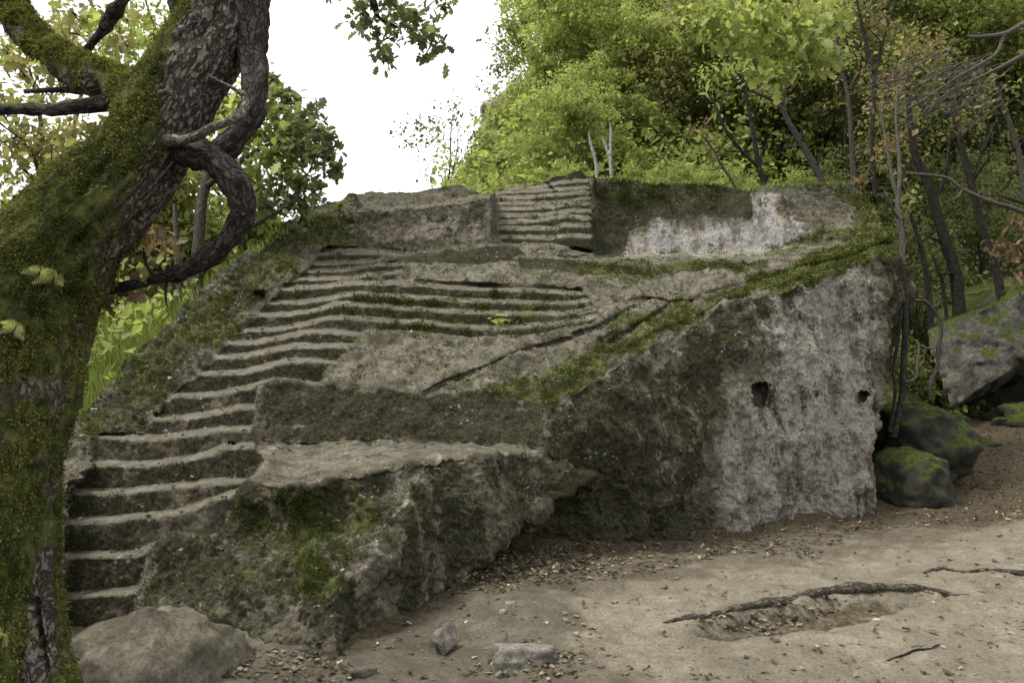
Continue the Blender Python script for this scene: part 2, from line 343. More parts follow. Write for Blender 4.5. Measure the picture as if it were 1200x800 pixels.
reg('altarright', (600, 300, 11.5), (650, 304, 11.55), (700, 305, 11.55), (725, 307, 11.55), (750, 310, 11.5), (800, 309, 11.55), (850, 305, 11.7), (893, 300, 11.95), (950, 293, 12.25), (1000, 287, 12.3),
    (1000, 290, 12.2), (950, 303, 11.9), (900, 314, 11.55), (860, 319, 11.4), (800, 323, 11.35), (730, 323, 11.35), (700, 325, 11.35), (643, 322, 11.3), (605, 318, 11.35))
reg('face', (1052, 290, 11.75), (1012, 306, 11.5), (975, 316, 11.2), (950, 326, 10.95), (887, 346, 10.4), (850, 353, 10.2), (820, 372, 9.9), (800, 389, 9.65), (760, 403, 9.2), (700, 441, 8.65), (645, 471, 8.2), (638, 482, 8.12), (633, 527, 7.95),
    (625, 560, 8.1), (640, 600, 8.45), (650, 645, 8.5), (700, 670, 8.8), (800, 660, 9.4), (900, 650, 10.1), (1000, 640, 10.9), (1030, 630, 11.1), (1030, 540, 11.1), (1034, 500, 11.15), (1045, 455, 11.35), (1042, 420, 11.45), (1046, 370, 11.5), (1036, 330, 11.5), (1046, 305, 11.6),
    extra=[(850, 480, 9.75), (950, 440, 10.55), (740, 520, 8.75), (850, 560, 9.7), (740, 460, 8.85), (960, 560, 10.6), (880, 400, 10.1)])
reg('cornerface', (1052, 289, 11.8), (1046, 305, 11.6), (1036, 330, 11.5), (1046, 370, 11.55), (1042, 420, 11.5), (1046, 455, 11.4), (1060, 455, 11.9), (1090, 380, 12.8), (1090, 300, 13.0))
reg('ledge', (289, 562, 6.45), (344, 570, 6.25), (419, 551, 6.4), (475, 541, 6.75), (512, 535, 6.95), (569, 532, 7.3), (628, 531, 7.75), (634, 526, 7.9), (500, 521, 7.95), (400, 519, 7.95), (300, 520, 7.75), (267, 522, 7.5), (298, 530, 7.2), (309, 541, 6.9))
reg('ledgewall', (300, 452, 7.95), (322, 444, 8.0), (347, 446, 8.1), (375, 453, 8.1), (420, 455, 8.1), (450, 454, 8.1), (495, 461, 8.08), (560, 452, 8.15), (600, 458, 8.15), (640, 478, 8.15), (636, 527, 7.93), (500, 522, 7.95), (400, 520, 7.93), (300, 521, 7.75), (296, 500, 7.8))
reg('leftface', (150, 770, 5.6), (158, 725, 5.75), (163, 692, 5.95), (175, 660, 6.1), (195, 638, 6.2), (258, 629, 6.35), (272, 590, 6.45), (288, 562, 6.45), (344, 570, 6.2), (419, 551, 6.35), (475, 541, 6.7), (512, 534, 6.92), (490, 560, 6.7),
    (475, 591, 6.36), (445, 625, 6.06), (437, 655, 5.92), (400, 690, 5.65), (385, 800, 5.45), (300, 800, 5.5), (240, 775, 5.5), extra=[(330, 660, 5.98), (230, 700, 5.85), (380, 600, 6.28)])
reg('blockface', (512, 534, 6.92), (569, 531, 7.25), (628, 530, 7.72), (640, 545, 7.9), (700, 558, 8.1), (672, 575, 7.9), (640, 596, 7.6), (600, 622, 7.35), (560, 660, 7.1), (480, 725, 6.55), (430, 765, 5.95), (385, 800, 5.45), (400, 690, 5.65),
    (437, 655, 5.92), (445, 625, 6.06), (475, 591, 6.36), (490, 560, 6.7), extra=[(540, 600, 6.85), (480, 660, 6.35)])
reg('undercut', (552, 672, 7.3), (570, 650, 7.55), (600, 622, 7.85), (640, 597, 8.15), (672, 576, 8.3), (702, 560, 8.4), (716, 600, 8.68), (704, 680, 8.76), (600, 690, 8.2))

STAIR_POLY = [(60, 770), (74, 735), (74, 610), (80, 578), (112, 545), (108, 522), (118, 509), (165, 508), (180, 488), (205, 461), (236, 436), (255, 416), (271, 399), (289, 384), (306, 366), (319, 353), (331, 337), (351, 325),
              (361, 315), (369, 307), (375, 296), (378, 292), (440, 293), (453, 295), (445, 307), (478, 307), (475, 318), (470, 326), (567, 332), (633, 334), (680, 338), (688, 345), (703, 369), (690, 378), (667, 385), (620, 395), (560, 397), (500, 391),
              (440, 386), (421, 392), (413, 405), (393, 425), (374, 453), (347, 447), (322, 446), (303, 452), (297, 500), (300, 524), (309, 541), (286, 574), (259, 630), (195, 639), (172, 662), (163, 692), (157, 730), (150, 770)]
T_RUN = .31
SY = [6.0 + T_RUN * i for i in range(20)]
EDGES = [
    [(50, 698), (77, 697), (140, 692), (175, 688)],
    [(50, 650), (77, 649), (160, 648), (175, 640), (195, 635), (262, 627)],
    [(50, 611), (75, 610), (150, 605), (205, 600), (222, 594), (240, 588), (290, 571)],
    [(50, 578), (85, 575), (135, 576), (185, 570), (220, 566), (290, 562)],
    [(80, 540), (130, 542), (167, 543), (220, 536), (247, 530), (267, 522), (310, 520)],
    [(90, 510), (167, 512), (190, 512), (235, 506), (260, 502), (310, 502)],
    [(160, 489), (205, 489), (247, 484), (280, 476), (310, 477)],
    [(180, 462), (230, 463), (272, 457), (297, 451), (322, 444), (347, 446), (385, 452)],
    [(220, 436), (265, 436), (290, 434), (305, 430), (335, 422), (365, 421), (410, 424)],
    [(240, 417), (285, 416), (315, 411), (345, 404), (390, 404), (425, 405)],
    [(255, 400), (300, 401), (335, 394), (365, 387), (402, 388), (417, 391), (432, 392)],
    [(275, 385), (320, 386), (352, 380), (380, 372), (407, 371), (443, 374), (500, 378), (560, 384), (600, 383), (650, 379), (700, 371), (720, 368)],
    [(290, 367), (340, 368), (375, 362), (392, 356), (415, 355), (433, 357), (517, 364), (600, 367), (677, 366), (710, 358)],
    [(305, 354), (352, 354), (390, 349), (405, 344), (433, 344), (517, 350), (617, 354), (673, 354), (700, 349)],
    [(320, 338), (365, 337), (415, 331), (467, 331), (500, 334), (567, 338), (633, 340), (677, 343), (700, 341)],
    [(335, 326), (390, 326), (415, 325), (430, 321), (474, 319)],
    [(350, 316), (390, 317), (420, 314), (443, 310), (480, 309)],
    [(360, 308), (405, 307), (452, 306)],
    [(365, 297), (440, 296), (470, 296)]]
UP_POLY = [(586, 287), (650, 288), (697, 299), (693, 225), (690, 190), (640, 190), (636, 213), (600, 215), (579, 215), (582, 245), (585, 262)]
UP_EDGES = [[(570, 277), (650, 278), (668, 275), (700, 277)], [(570, 267), (648, 267), (662, 263), (700, 265)], [(570, 262), (585, 260), (612, 259), (640, 257), (660, 253), (680, 255), (700, 257)],
            [(570, 252), (620, 252), (650, 250), (675, 246), (700, 248)], [(570, 244), (617, 244), (650, 242), (675, 238), (700, 239)], [(570, 237), (650, 238), (690, 232), (700, 232)],
            [(570, 232), (620, 231), (640, 229), (675, 226), (700, 226)], [(570, 226), (637, 223), (675, 220), (700, 219)], [(570, 221), (636, 218), (660, 213), (700, 211)]]
UY = [12.75 + .28 * i for i in range(11)]
NICHE_POLY = [(613, 286), (647, 287), (645, 301), (613, 300)]
NICHE_EDGES = [[(600, 294), (660, 294)], [(600, 288), (660, 288)]]

def edge_y(pl, x, wob):
    a = np.array(pl, float)
    y = np.interp(x, a[:, 0], a[:, 1]); return np.where((x >= a[0, 0]) & (x <= a[-1, 0]), y + wob, np.nan)
def stairs(px, py, edges, Ys, w0, w1, wob):
    """distance and step number of a carved flight"""
    D = np.full(px.shape, np.nan); K = np.zeros(px.shape, int); prevY = None
    n = len(edges); cur = np.full(px.shape, np.nan)
    for i, pl in enumerate(edges):
        y = edge_y(pl, px, wob); has = ~np.isnan(y); w = w0 + (w1 - w0) * i / max(1, n - 1)
        nxt = np.full(px.shape, np.nan); todo = has.copy()
        for j in range(i + 1, n):
            yj = edge_y(edges[j], px, 0); ok = todo & ~np.isnan(yj); nxt[ok] = Ys[j]; todo &= ~ok
        nxt[todo & has] = Ys[i] + (Ys[1] - Ys[0])
        first = has & np.isnan(cur); cur[first] = Ys[i]
        hh = (8.5 - 5.5 * i / max(1, n - 1)) * (w0 / 2.2); s = .89 * sstep(1.0, -w * (1 + .15 * WV), py - y) + .11 * sstep(hh * .8, 0, py - y)
        cur = np.where(has, cur + (nxt - cur) * s, cur)
        K = np.where(has & (py - y < -w), i + 1, K)
    return cur, K

gx = np.arange(30, 1075.5, 1.45); gy = np.arange(197, 800, 1.1)
PX, PY = np.meshgrid(gx, gy)
tops = np.interp(gx, *np.array(TOP, float).T); bots = np.interp(gx, *np.array(BOT, float).T)
jig = fbm(np.stack([gx * .12, gx * 0, gx * 0], -1), 1, 4, .6, 3) * 1.6
tops = tops + jig * np.interp(gx, [0, 380, 600, 1075], [2.0, .8, .5, 1.0])
PYc = np.clip(PY, tops[None], bots[None])
VAL = (PY > tops[None] - 1.1) & (PY < bots[None] + 1.1)
q = np.stack([PX * .02, PYc * .02, 0 * PX], -1)
wx = fbm(q, 2.2, 4, .55, 11) * 2.4; wy = fbm(q, 2.2, 4, .55, 23) * 1.6
WV = np.clip(fbm(q, 3.0, 3, .6, 37), -1, 1)
wob = fbm(q, 1.6, 4, .6, 31) * .6 + fbm(q, 14, 3, .6, 32) * .2
QX, QY = PX + wx, PYc + wy
D = np.full(PX.shape, np.nan); KIND = np.zeros(PX.shape, int)   # 0 body, 100+k lower step, 200+k upper step
ORDER = ['bank', 'tier', 'leftwall', 'outcrop', 'rightwall', 'banded', 'topface', 'face', 'cornerface', 'leftface', 'ledge', 'blockface', 'undercut', 'ledgewall', 'floor', 'floorleft', 'altarleft', 'altarright']
RID = np.zeros(PX.shape, int)
for ri, nm in enumerate(ORDER):
    pts, ex = REG[nm]; xs = [p[0] for p in pts]; ys = [p[1] for p in pts]
    bb = (QX > min(xs) - 2) & (QX < max(xs) + 2) & (QY > min(ys) - 2) & (QY < max(ys) + 2)
    a = np.array(pts + ex, float); f = tps_fit(a[:, :2], a[:, 2], 3e-3)
    m = np.zeros(PX.shape, bool); m[bb] = inside(pts, QX[bb], QY[bb])
    D[m] = f(np.stack([QX[m], QY[m]], -1)); RID[m] = ri + 1
m = inside(STAIR_POLY, QX, PYc + wy * .3)
ds, ks = stairs(PX, PYc, EDGES, SY, 2.2, 1.2, wob)
ok = m & ~np.isnan(ds); D[ok] = ds[ok]; KIND[ok] = 101 + np.clip(ks[ok], 0, 18); RID[ok] = 30
m = inside(UP_POLY, QX * .3 + PX * .7, PYc)
ds, ks = stairs(PX, PYc, UP_EDGES, UY, 1.5, 1.3, wob * .8)
ok = m & ~np.isnan(ds); D[ok] = ds[ok]; KIND[ok] = 201 + np.clip(ks[ok], 0, 8); RID[ok] = 31
m = inside(NICHE_POLY, PX, PYc)
ds, ks = stairs(PX, PYc, NICHE_EDGES, [11.85, 12.1, 12.35], 3, 3, 0)
ok = m & ~np.isnan(ds); D[ok] = ds[ok]; RID[ok] = 32
# sockets and the small red niche
def socket(poly, depth, fe=1.2):
    global D
    D = D + depth * softpoly(poly, PX, PYc, fe) * (~np.isnan(D))
socket([(657, 293), (676, 291), (692, 294), (693, 304), (672, 303), (657, 302)], .28)
socket([(268, 519), (276, 520), (276, 524), (269, 523)], .2)
socket([(295, 343), (312, 342), (312, 352), (296, 354)], .22)
# carved gutters and raised curbs on the top
def groove(pl, w, depth):
    global D
    D = D + depth * sstep(w, w * .25, segdist(pl, PX + wx * .3, PYc + wy * .3)) * (~np.isnan(D))
groove([(498, 461), (512, 454), (527, 446), (567, 431), (600, 417), (625, 408), (650, 402), (690, 392)], 3.6, .14)
groove([(1042, 284), (1000, 300), (950, 313), (912, 320), (875, 332), (825, 343), (805, 358)], 2.6, .14)
groove([(672, 392), (700, 383), (725, 370), (748, 356), (760, 352)], 3.2, .16)
groove([(712, 402), (730, 391), (760, 374), (784, 358)], 3.0, .16)
groove([(735, 352), (757, 350), (785, 356), (810, 353)], 3.0, .13)
groove([(646, 325), (660, 328), (677, 331)], 3.5, .12)
groove([(1040, 277), (1000, 293), (950, 306), (905, 313), (860, 326)], 4.5, -.09)
groove([(1030, 295), (985, 309), (940, 321), (890, 337), (850, 346), (815, 366)], 4.5, -.10)
groove([(700, 392), (735, 378), (770, 360)], 5, -.08)
groove([(740, 398), (770, 384), (800, 372)], 6, -.08)
groove([(1014, 312), (1019, 335), (1022, 352), (1026, 374)], 1.6, .12)
# fill whatever the regions leave open
for it in range(400):
    bad = np.isnan(D)
    if not bad.any(): break
    s = np.zeros(D.shape); c = np.zeros(D.shape)
    for dy, dx in ((0, 1), (0, -1), (1, 0), (-1, 0)):
        r = np.roll(D, (dy, dx), (0, 1)); g = ~np.isnan(r); s[g] += r[g]; c[g] += 1
    f = bad & (c > 0); D[f] = s[f] / c[f]
D = D - .32 * softpoly([(652, 300), (651, 225), (640, 213), (660, 190), (691, 190), (697, 300)], PX + wx * .6, PYc, 1.5) * (~np.isnan(D))
def blur(A, n):
    for _ in range(n):
        B = np.pad(A, 1, 'edge'); B = (B[:-2] + 2 * B[1:-1] + B[2:]) / 4; A = (B[:, :-2] + 2 * B[:, 1:-1] + B[:, 2:]) / 4
    return A
stairm = blur((RID >= 30).astype(float), 4)
D = D * 0 + blur(D, 1) * stairm + blur(D, 2) * (1 - stairm)
sp = sstep(13, 6, np.hypot(PX - 475, (PYc - 325) * 1.2)); D = D * (1 - sp) + blur(D, 60) * sp
socket([(884, 452), (896, 450), (895, 473), (884, 475)], .34, .7)
socket([(1006, 461), (1014, 458), (1018, 462), (1014, 469), (1006, 471)], .28, .8)
socket([(952, 456), (958, 458), (957, 466), (952, 465)], .12)
socket([(931, 503), (937, 505), (936, 509), (931, 509)], .1)
POS = P3(PX, PYc, D)
def grid_normals(Pg):
    du = np.gradient(Pg, axis=1); dv = np.gradient(Pg, axis=0)
    n = np.cross(du, dv); n /= np.linalg.norm(n, axis=-1, keepdims=True) + 1e-12
    view = EYE - Pg; flip = (n * view).sum(-1) < 0; n[flip] *= -1
    return n
Nn = grid_normals(np.stack([blur(POS[..., i], 6) for i in range(3)], -1))
big = fbm(POS, 1.1, 3, .5, 41); mid = fbm(POS, 4.2, 4, .6, 47); fine = fbm(POS, 17, 3, .6, 53)
rid = 1 - np.abs(fbm(POS, 3.1, 5, .6, 61, (1, 1, .7)))            # ridged cracks
pit = np.clip(fbm(POS, 9, 3, .5, 67) - .35, 0, 1)
amp = (1 - stairm)
facem = blur(np.isin(RID, [ORDER.index(k) + 1 for k in ('face', 'leftface', 'blockface', 'undercut', 'cornerface')]).astype(float), 3)
disp = amp * (.03 * big + .018 * mid + .006 * fine) + facem * (.07 * big + .022 * mid + .03 * (rid - .75) + .004 * fine - .022 * pit) + stairm * (.006 * mid + .005 * fine)
bandm = blur((RID == ORDER.index('banded') + 1).astype(float), 3)
bandm2 = blur(np.isin(RID, [ORDER.index('banded') + 1, ORDER.index('bank') + 1, ORDER.index('topface') + 1]).astype(float), 2)
lay = POS[..., 2] + .12 * POS[..., 0] + .10 * big
disp += bandm * .06 * np.abs(np.sin(lay * 17)) ** .5
bankm = blur((RID == ORDER.index('bank') + 1).astype(float), 3)
disp += bankm * (.035 * (rid - .75) + .03 * fbm(POS, 5, 4, .65, 83, (1, 1, 3)))
disp += bandm2 * (.02 * mid + .008 * fine)
POS = POS + Nn * disp[..., None]
NRM = grid_normals(POS)

# cover masks: moss, pale weathered stone, algae crust, trodden dust. The crust mask also holds painted shade: undercut, right end, upper risers.
def paint(*polys, f=10):
    r = np.zeros(PX.shape)
    for p in polys: r = np.maximum(r, softpoly(p, PX + wx * 3, PYc + wy * 3, f))
    return r
up = NRM[..., 2]
def paintn(*polys, f=2):
    r = np.zeros(PX.shape)
    for p in polys: r = np.maximum(r, softpoly(p, QX, QY, f))
    return r
moss = .30 * sstep(.2, .8, up)
moss = np.maximum(moss, 1.0 * paint([(850, 348), (800, 372), (828, 352), (880, 326), (950, 302), (1000, 286), (1030, 262), (1000, 240), (1010, 225), (1030, 250), (1056, 290), (1010, 312), (950, 330)], f=5))
moss = np.maximum(moss, .62 * paint([(960, 225), (1010, 222), (1045, 285), (980, 290), (940, 285), (1000, 262)], f=10))
moss = np.maximum(moss, .62 * paint([(720, 365), (790, 355), (850, 350), (800, 392), (740, 420), (650, 478), (600, 470), (560, 455), (640, 430), (690, 400)], f=8))
moss = np.maximum(moss, .42 * paint([(420, 340), (660, 342), (690, 355), (660, 392), (440, 392), (390, 372)], f=5))
moss = np.maximum(moss, .55 * paint([(300, 425), (395, 405), (425, 390), (390, 450), (330, 440)], f=6))
moss = np.maximum(moss, .60 * paint([(700, 300), (800, 308), (900, 298), (880, 315), (790, 325), (640, 325)], [(880, 290), (960, 270), (990, 290), (900, 300)], f=6))
moss = np.maximum(moss, .52 * paint([(270, 590), (420, 560), (460, 600), (440, 650), (400, 700), (280, 700)], f=22))
moss = np.maximum(moss, .44 * paint([(690, 205), (850, 212), (870, 245), (800, 250), (700, 235)], f=8))
moss = np.maximum(moss, .50 * paint([(160, 410), (330, 262), (420, 228), (415, 290), (370, 300), (240, 430), (170, 500), (100, 520), (90, 490)], f=8))
pale = .22 + 0 * PX
pale = np.maximum(pale, .95 * paint([(860, 350), (950, 326), (1010, 310), (1036, 330), (1040, 420), (1030, 500), (1025, 630), (860, 640), (830, 560), (850, 470), (900, 420)], f=30))
pale = np.maximum(pale, .5 * paint([(700, 540), (740, 520), (790, 520), (820, 640), (690, 640)], f=14))
pale = np.maximum(pale, .40 * paint(REG['ledge'][0], f=12))
pale = np.maximum(pale, .42 * paint([(390, 430), (430, 395), (620, 398), (600, 420), (500, 455), (380, 452)], [(480, 312), (600, 312), (640, 335), (480, 332)], [(690, 350), (800, 322), (900, 315), (850, 340), (740, 365), (650, 420)], f=6))
pale = np.maximum(pale, 1.12 * paint([(730, 302), (738, 272), (790, 258), (830, 266), (872, 258), (880, 224), (898, 222), (908, 245), (942, 270), (938, 290), (880, 298)], f=13))
pale = np.maximum(pale, .60 * paint([(480, 285), (470, 262), (520, 245), (570, 250), (570, 285)], f=8))
algae_shade = .25 + 0 * PX
algae_shade = np.maximum(algae_shade, .78 * paint([(636, 482), (700, 442), (800, 392), (860, 352), (960, 322), (975, 330), (900, 390), (850, 450), (830, 540), (820, 640), (640, 660), (630, 540)], f=26))
algae_shade = np.maximum(algae_shade, .70 * paint(REG['ledgewall'][0], f=7) * (.75 + .25 * sstep(290, 350, PX)))
algae_shade = np.maximum(algae_shade, .52 * paint(REG['leftface'][0], f=8)); algae_shade = np.maximum(algae_shade, .50 * paint(REG['blockface'][0], f=8))
algae_shade = np.maximum(algae_shade, .95 * paint(REG['undercut'][0], f=6))  # shade under the overhang, put into the crust colour
algae_shade = np.maximum(algae_shade, .9 * paint([(690, 215), (850, 215), (885, 228), (878, 258), (790, 252), (735, 268), (733, 300), (697, 299)], f=5))
algae_shade = np.maximum(algae_shade, 1.0 * paintn([(452, 309), (470, 299), (533, 293), (604, 288), (610, 301), (597, 309), (525, 310)], [(607, 304), (700, 308), (750, 313), (850, 309), (900, 302), (900, 312), (800, 321), (700, 322), (607, 316)], f=2.0))
algae_shade = np.maximum(algae_shade, .80 * paint([(1036, 300), (1060, 300), (1080, 340), (1050, 450), (1040, 400), (1046, 370), (1030, 340)], f=5))  # shadowed right end, its shade painted with the crust colour
algae_shade = np.maximum(algae_shade, (.60 + .12 * fbm(POS, 1.5, 3, .5, 87)) * paintn(STAIR_POLY, f=3) * sstep(.7, .25, up))
algae_shade = np.maximum(algae_shade, .60 * paint([(90, 490), (160, 410), (200, 376), (260, 310), (330, 265), (370, 290), (300, 360), (230, 430), (170, 500), (120, 545)], f=14))
algae_shade = np.maximum(algae_shade, .45 * paint(REG['leftwall'][0], f=5)); algae_shade = np.maximum(algae_shade, .48 * paint(UP_POLY, f=4) * sstep(600, 680, PX))
algae_shade *= 1 - .85 * paint([(735, 300), (740, 268), (790, 255), (830, 268), (875, 262), (880, 228), (898, 226), (905, 245), (940, 270), (935, 288), (880, 296)], f=5)
algae_shade *= 1 - .6 * paint([(860, 360), (960, 330), (1010, 315), (1036, 330), (1040, 420), (1030, 500), (1025, 630), (860, 640), (840, 540), (880, 440)], f=30)
algae_shade *= 1 - .35 * paint(REG['ledge'][0], f=9)
moss *= 1 - .9 * paint(REG['ledge'][0], f=3)
pale = np.maximum(pale, .75 * sstep(4.5, 1.0, segdist([(515, 533), (490, 560), (476, 590), (446, 625), (437, 655), (420, 670)], QX, QY)) )
pale = np.maximum(pale, .5 * paint([(470, 545), (512, 535), (500, 575), (470, 590), (450, 575)], f=8))
algae_shade = np.maximum(algae_shade, .72 * paintn(UP_POLY, f=2) * sstep(.75, .3, up))  # upper risers darkened in colour, as shade against the treads
stairp = paint([p for p in STAIR_POLY if p[0] < 420], f=4)
moss *= 1 - .75 * stairp * sstep(430, 300, PX - (460 - PYc) * .8)
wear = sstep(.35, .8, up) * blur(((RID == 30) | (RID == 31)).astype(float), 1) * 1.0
wear = np.maximum(wear, .5 * sstep(.5, .9, up) * paint(REG['altarleft'][0], REG['altarright'][0], REG['floor'][0], f=3))
# rain streaks down the great face
streak = fbm(np.stack([POS[..., 0] * 3.0 + POS[..., 2] * 1.1, POS[..., 1] * 3.0, POS[..., 2] * .35], -1), 1, 4, .6, 77)
algae_shade += facem * .30 * streak; pale += facem * .12 * -streak + (RID == ORDER.index('rightwall') + 1) * .30 * fbm(np.stack([POS[..., 0] * 14, POS[..., 1] * 0, POS[..., 2] * .8], -1), 1, 3, .6, 79)
pale = np.where(blur(np.isin(RID, [ORDER.index('rightwall') + 1, ORDER.index('banded') + 1]).astype(float), 2) > .3, pale, np.minimum(pale, .82))
COVER = np.clip(np.stack([moss, pale, algae_shade, wear], -1), 0, 1.2)

def build_rock():
    H, W = PX.shape; idx = np.arange(H * W).reshape(H, W)
    V = VAL & np.isfinite(D)
    q4 = V[:-1, :-1] & V[1:, :-1] & V[:-1, 1:] & V[1:, 1:]
    # drop faces fully clamped away
    span = (PYc[1:, :-1] - PYc[:-1, :-1] > .05) | (PYc[1:, 1:] - PYc[:-1, 1:] > .05); q4 &= span
    f = np.stack([idx[:-1, :-1], idx[1:, :-1], idx[1:, 1:], idx[:-1, 1:]], -1)[q4]
    fk = KIND[:-1, :-1][q4]
    pos = POS.reshape(-1, 3); nrm = NRM.reshape(-1, 3); cov = COVER.reshape(-1, 4)
    # boundary loop edges -> skirt going back and down, so that the rock is solid from the side
    e = np.concatenate([f[:, [0, 1]], f[:, [1, 2]], f[:, [2, 3]], f[:, [3, 0]]]); key = np.sort(e, 1); k = key[:, 0].astype(np.int64) * (H * W) + key[:, 1]
    u, inv, cnt = np.unique(k, return_inverse=True, return_counts=True); be = e[cnt[inv] == 1]
    bv = np.unique(be); n0 = len(pos); mp = {int(v): i for i, v in enumerate(bv)}
    away = pos[bv] - EYE; away[:, 2] = 0; away /= np.linalg.norm(away, axis=1, keepdims=True)
    rings = []
    py_b = PYc.reshape(-1)[bv]; x_b = PX.reshape(-1)[bv]
    isr = sstep(1020, 1034, x_b)                       # the overhanging right end runs back level instead of down
    isl = sstep(470, 400, x_b) * sstep(700, 640, py_b)  # the left bank
    for dist, dz in ((.3, -.03), (.9, -.35), (1.7, -1.4), (2.2, -6)):
        r = pos[bv] + away * dist; nz = fbm(r, 1.4, 3, .5, 5)[:, None]; r = r + away * nz * .12
        dzz = np.where(isr > .5, np.maximum(dz, -.5) * (py_b < 420) * .6, dz)
        r[:, 0] -= isr * dist * .55
        r[:, 2] += dzz + .05 * nz[:, 0]; r[:, 2] = np.maximum(r[:, 2], np.minimum(pos[bv][:, 2], -.3)); rings.append(r)
    allpos = np.concatenate([pos] + rings); allcov = np.concatenate([cov] + [cov[bv] * [1, .3, 1, 0] + [0, 0, .3, 0]] * 4)
    nb = len(bv); a = np.array([mp[int(v)] for v in be[:, 0]]); b = np.array([mp[int(v)] for v in be[:, 1]])
    sk = []
    prev_a, prev_b = be[:, 0], be[:, 1]
    for r in range(4):
        ca, cb = n0 + r * nb + a, n0 + r * nb + b
        sk.append(np.stack([prev_b, prev_a, ca, cb], -1)); prev_a, prev_b = ca, cb
    sk = np.concatenate(sk)
    gk = np.where(q4, KIND[:-1, :-1], -1); lab = np.where(gk > 0, np.arange(gk.size).reshape(gk.shape), -1)
    for it in range(4000):       # connected pieces of every step; crumbs go back to the body
        old = lab
        for ax, sh in ((0, 1), (0, -1), (1, 1), (1, -1)):
            r = np.roll(lab, sh, ax); g = np.roll(gk, sh, ax); lab = np.where((gk > 0) & (g == gk), np.maximum(lab, r), lab)
        if (lab == old).all(): break
    ul, ui, uc = np.unique(lab, return_inverse=True, return_counts=True); cnt2 = uc[ui].reshape(lab.shape)
    for kk in set(gk[gk > 0].tolist()):
        mk = gk == kk; gk = np.where(mk & (cnt2 < cnt2[mk].max()), 0, gk)
    fk = gk[q4]
    root = thing('carved_rock_altar', (0, 0, 0), 'huge mossy tuff boulder carved with a long worn staircase, ledges and an altar platform', 'rock monument')
    def part(name, faces, label=None, off=0):
        uq, inv = np.unique(faces, return_inverse=True)
        nn = np.zeros((len(allpos), 3)); nn[:n0] = nrm
        body = name == 'rock_body'
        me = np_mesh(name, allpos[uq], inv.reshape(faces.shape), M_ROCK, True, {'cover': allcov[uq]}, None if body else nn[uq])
        if body:   # keep the surveyed normals on the front, let the skirt shade itself
            base = np.array([0.0] * (3 * len(me.vertices)), np.float32); me.vertices.foreach_get('normal', base); base = base.reshape(-1, 3)
            fr = uq < n0; base[fr] = nn[uq][fr]; me.normals_split_custom_set_from_vertices(base)
        o = link(name, me, root)
        if label: o['label'] = label
        return o
    part('rock_body', np.concatenate([f[fk == 0], sk]))
    for kk in sorted(set(fk.tolist()) - {0}):
        part('step', f[fk == kk])
    return root
rock = build_rock()

# ------------------------------------------------------------------ the lie of the land
def proj(Pw):
    d = np.asarray(Pw) - EYE; c, s = math.cos(PITCH), math.sin(PITCH)
    z = d[..., 1] * c + d[..., 2] * s; v = (-d[..., 1] * s + d[..., 2] * c) / np.maximum(z, .05); u = d[..., 0] / np.maximum(z, .05)
    return 600 + F * u, 400 - F * v
_g = []
for px, py, Y in [(0, 800, 5.0), (300, 800, 5.1), (600, 800, 5.0), (900, 800, 5.0), (1200, 800, 5.0), (380, 768, 5.55), (430, 736, 6.0), (480, 704, 6.6), (540, 670, 7.2), (600, 645, 8.0), (700, 634, 8.75), (800, 622, 9.45), (900, 612, 10.1),
                  (1020, 601, 11.0), (1100, 597, 10.9), (1200, 590, 11.2), (1200, 700, 6.6), (1000, 700, 6.6), (1200, 640, 8.4), (800, 700, 6.6), (640, 700, 6.5), (1000, 640, 8.7), (240, 735, 5.75), (80, 735, 5.9),
                  (1110, 575, 12.2), (1200, 560, 12.6), (1130, 540, 14.0), (1200, 515, 15.5), (1120, 500, 17.0), (1200, 490, 17.5), (1140, 492, 19.5)]:
    p = P3(px, py, Y); _g.append((p[0], p[1], p[2]))
_g += [(0, 0, 0), (-4, 0, 0), (5, 0, 0), (-5, 4, .5), (-6, 6.5, 1.2), (-5.6, 9, 2.3), (-5.2, 11.5, 3.6), (-4.6, 13.5, 4.3), (-9, 10, 2.4), (-9, 16, 4.6), (-15, 20, 4.5), (-14, 8, 1.8), (-12, 2, .5),
       (-3, 15, 4.8), (0, 17.5, 5.8), (4, 18, 6.0), (2, 15, 3.0), (2, 12, 2.0), (5.5, 15, 3.4), (5.2, 13, 1.8), (7, 17.5, 4.6), (9.5, 20.5, 6.6), (14, 21, 6.8), (12, 17.5, 3.2), (9.2, 16.5, 2.2), (14, 10, 1.6), (14, 4, .8),
       (-8, 30, 7), (-3, 30, 9), (0, 28, 11.5), (5, 28, 14), (12, 28, 14), (20, 25, 12), (-12, 45, 9), (-5, 45, 13), (0, 45, 20.5), (6, 45, 23.5), (15, 45, 25), (30, 45, 28), (0, 60, 26), (8, 60, 33), (25, 65, 40),
       (-8, 60, 15), (-25, 30, 5), (-30, 60, 10), (-60, 60, 6), (-60, 0, 0), (60, 0, 4), (60, 60, 45), (0, -60, -3), (60, -60, 0), (-60, -60, -4), (0, 130, 45), (-130, 130, 0), (130, 130, 60), (-130, -130, -5), (130, -130, 0)]
for px, py, Y in [(530, 240, 33), (562, 196, 33), (600, 165, 34), (540, 235, 45), (575, 170, 45), (605, 135, 46)]:
    p = P3(px, py, Y); _g.append((p[0], p[1], p[2]))
_g = np.array(_g); _gf = tps_fit(_g[:, :2], _g[:, 2], 1e-5)
def ground_z(x, y, detail=True):
    x = np.asarray(x, float); y = np.asarray(y, float)
    xc = np.clip(x, -130, 130); yc = np.clip(y, -130, 130)
    z = _gf(np.stack([xc, yc], -1))
    if detail:
        P = np.stack([x, y, 0 * x], -1); far = sstep(12, 30, np.hypot(x, y))
        z = z + fbm(P, .55, 3, .5, 91) * (.06 + .8 * far) + fbm(P, 3.2, 4, .55, 97) * .018
    return z
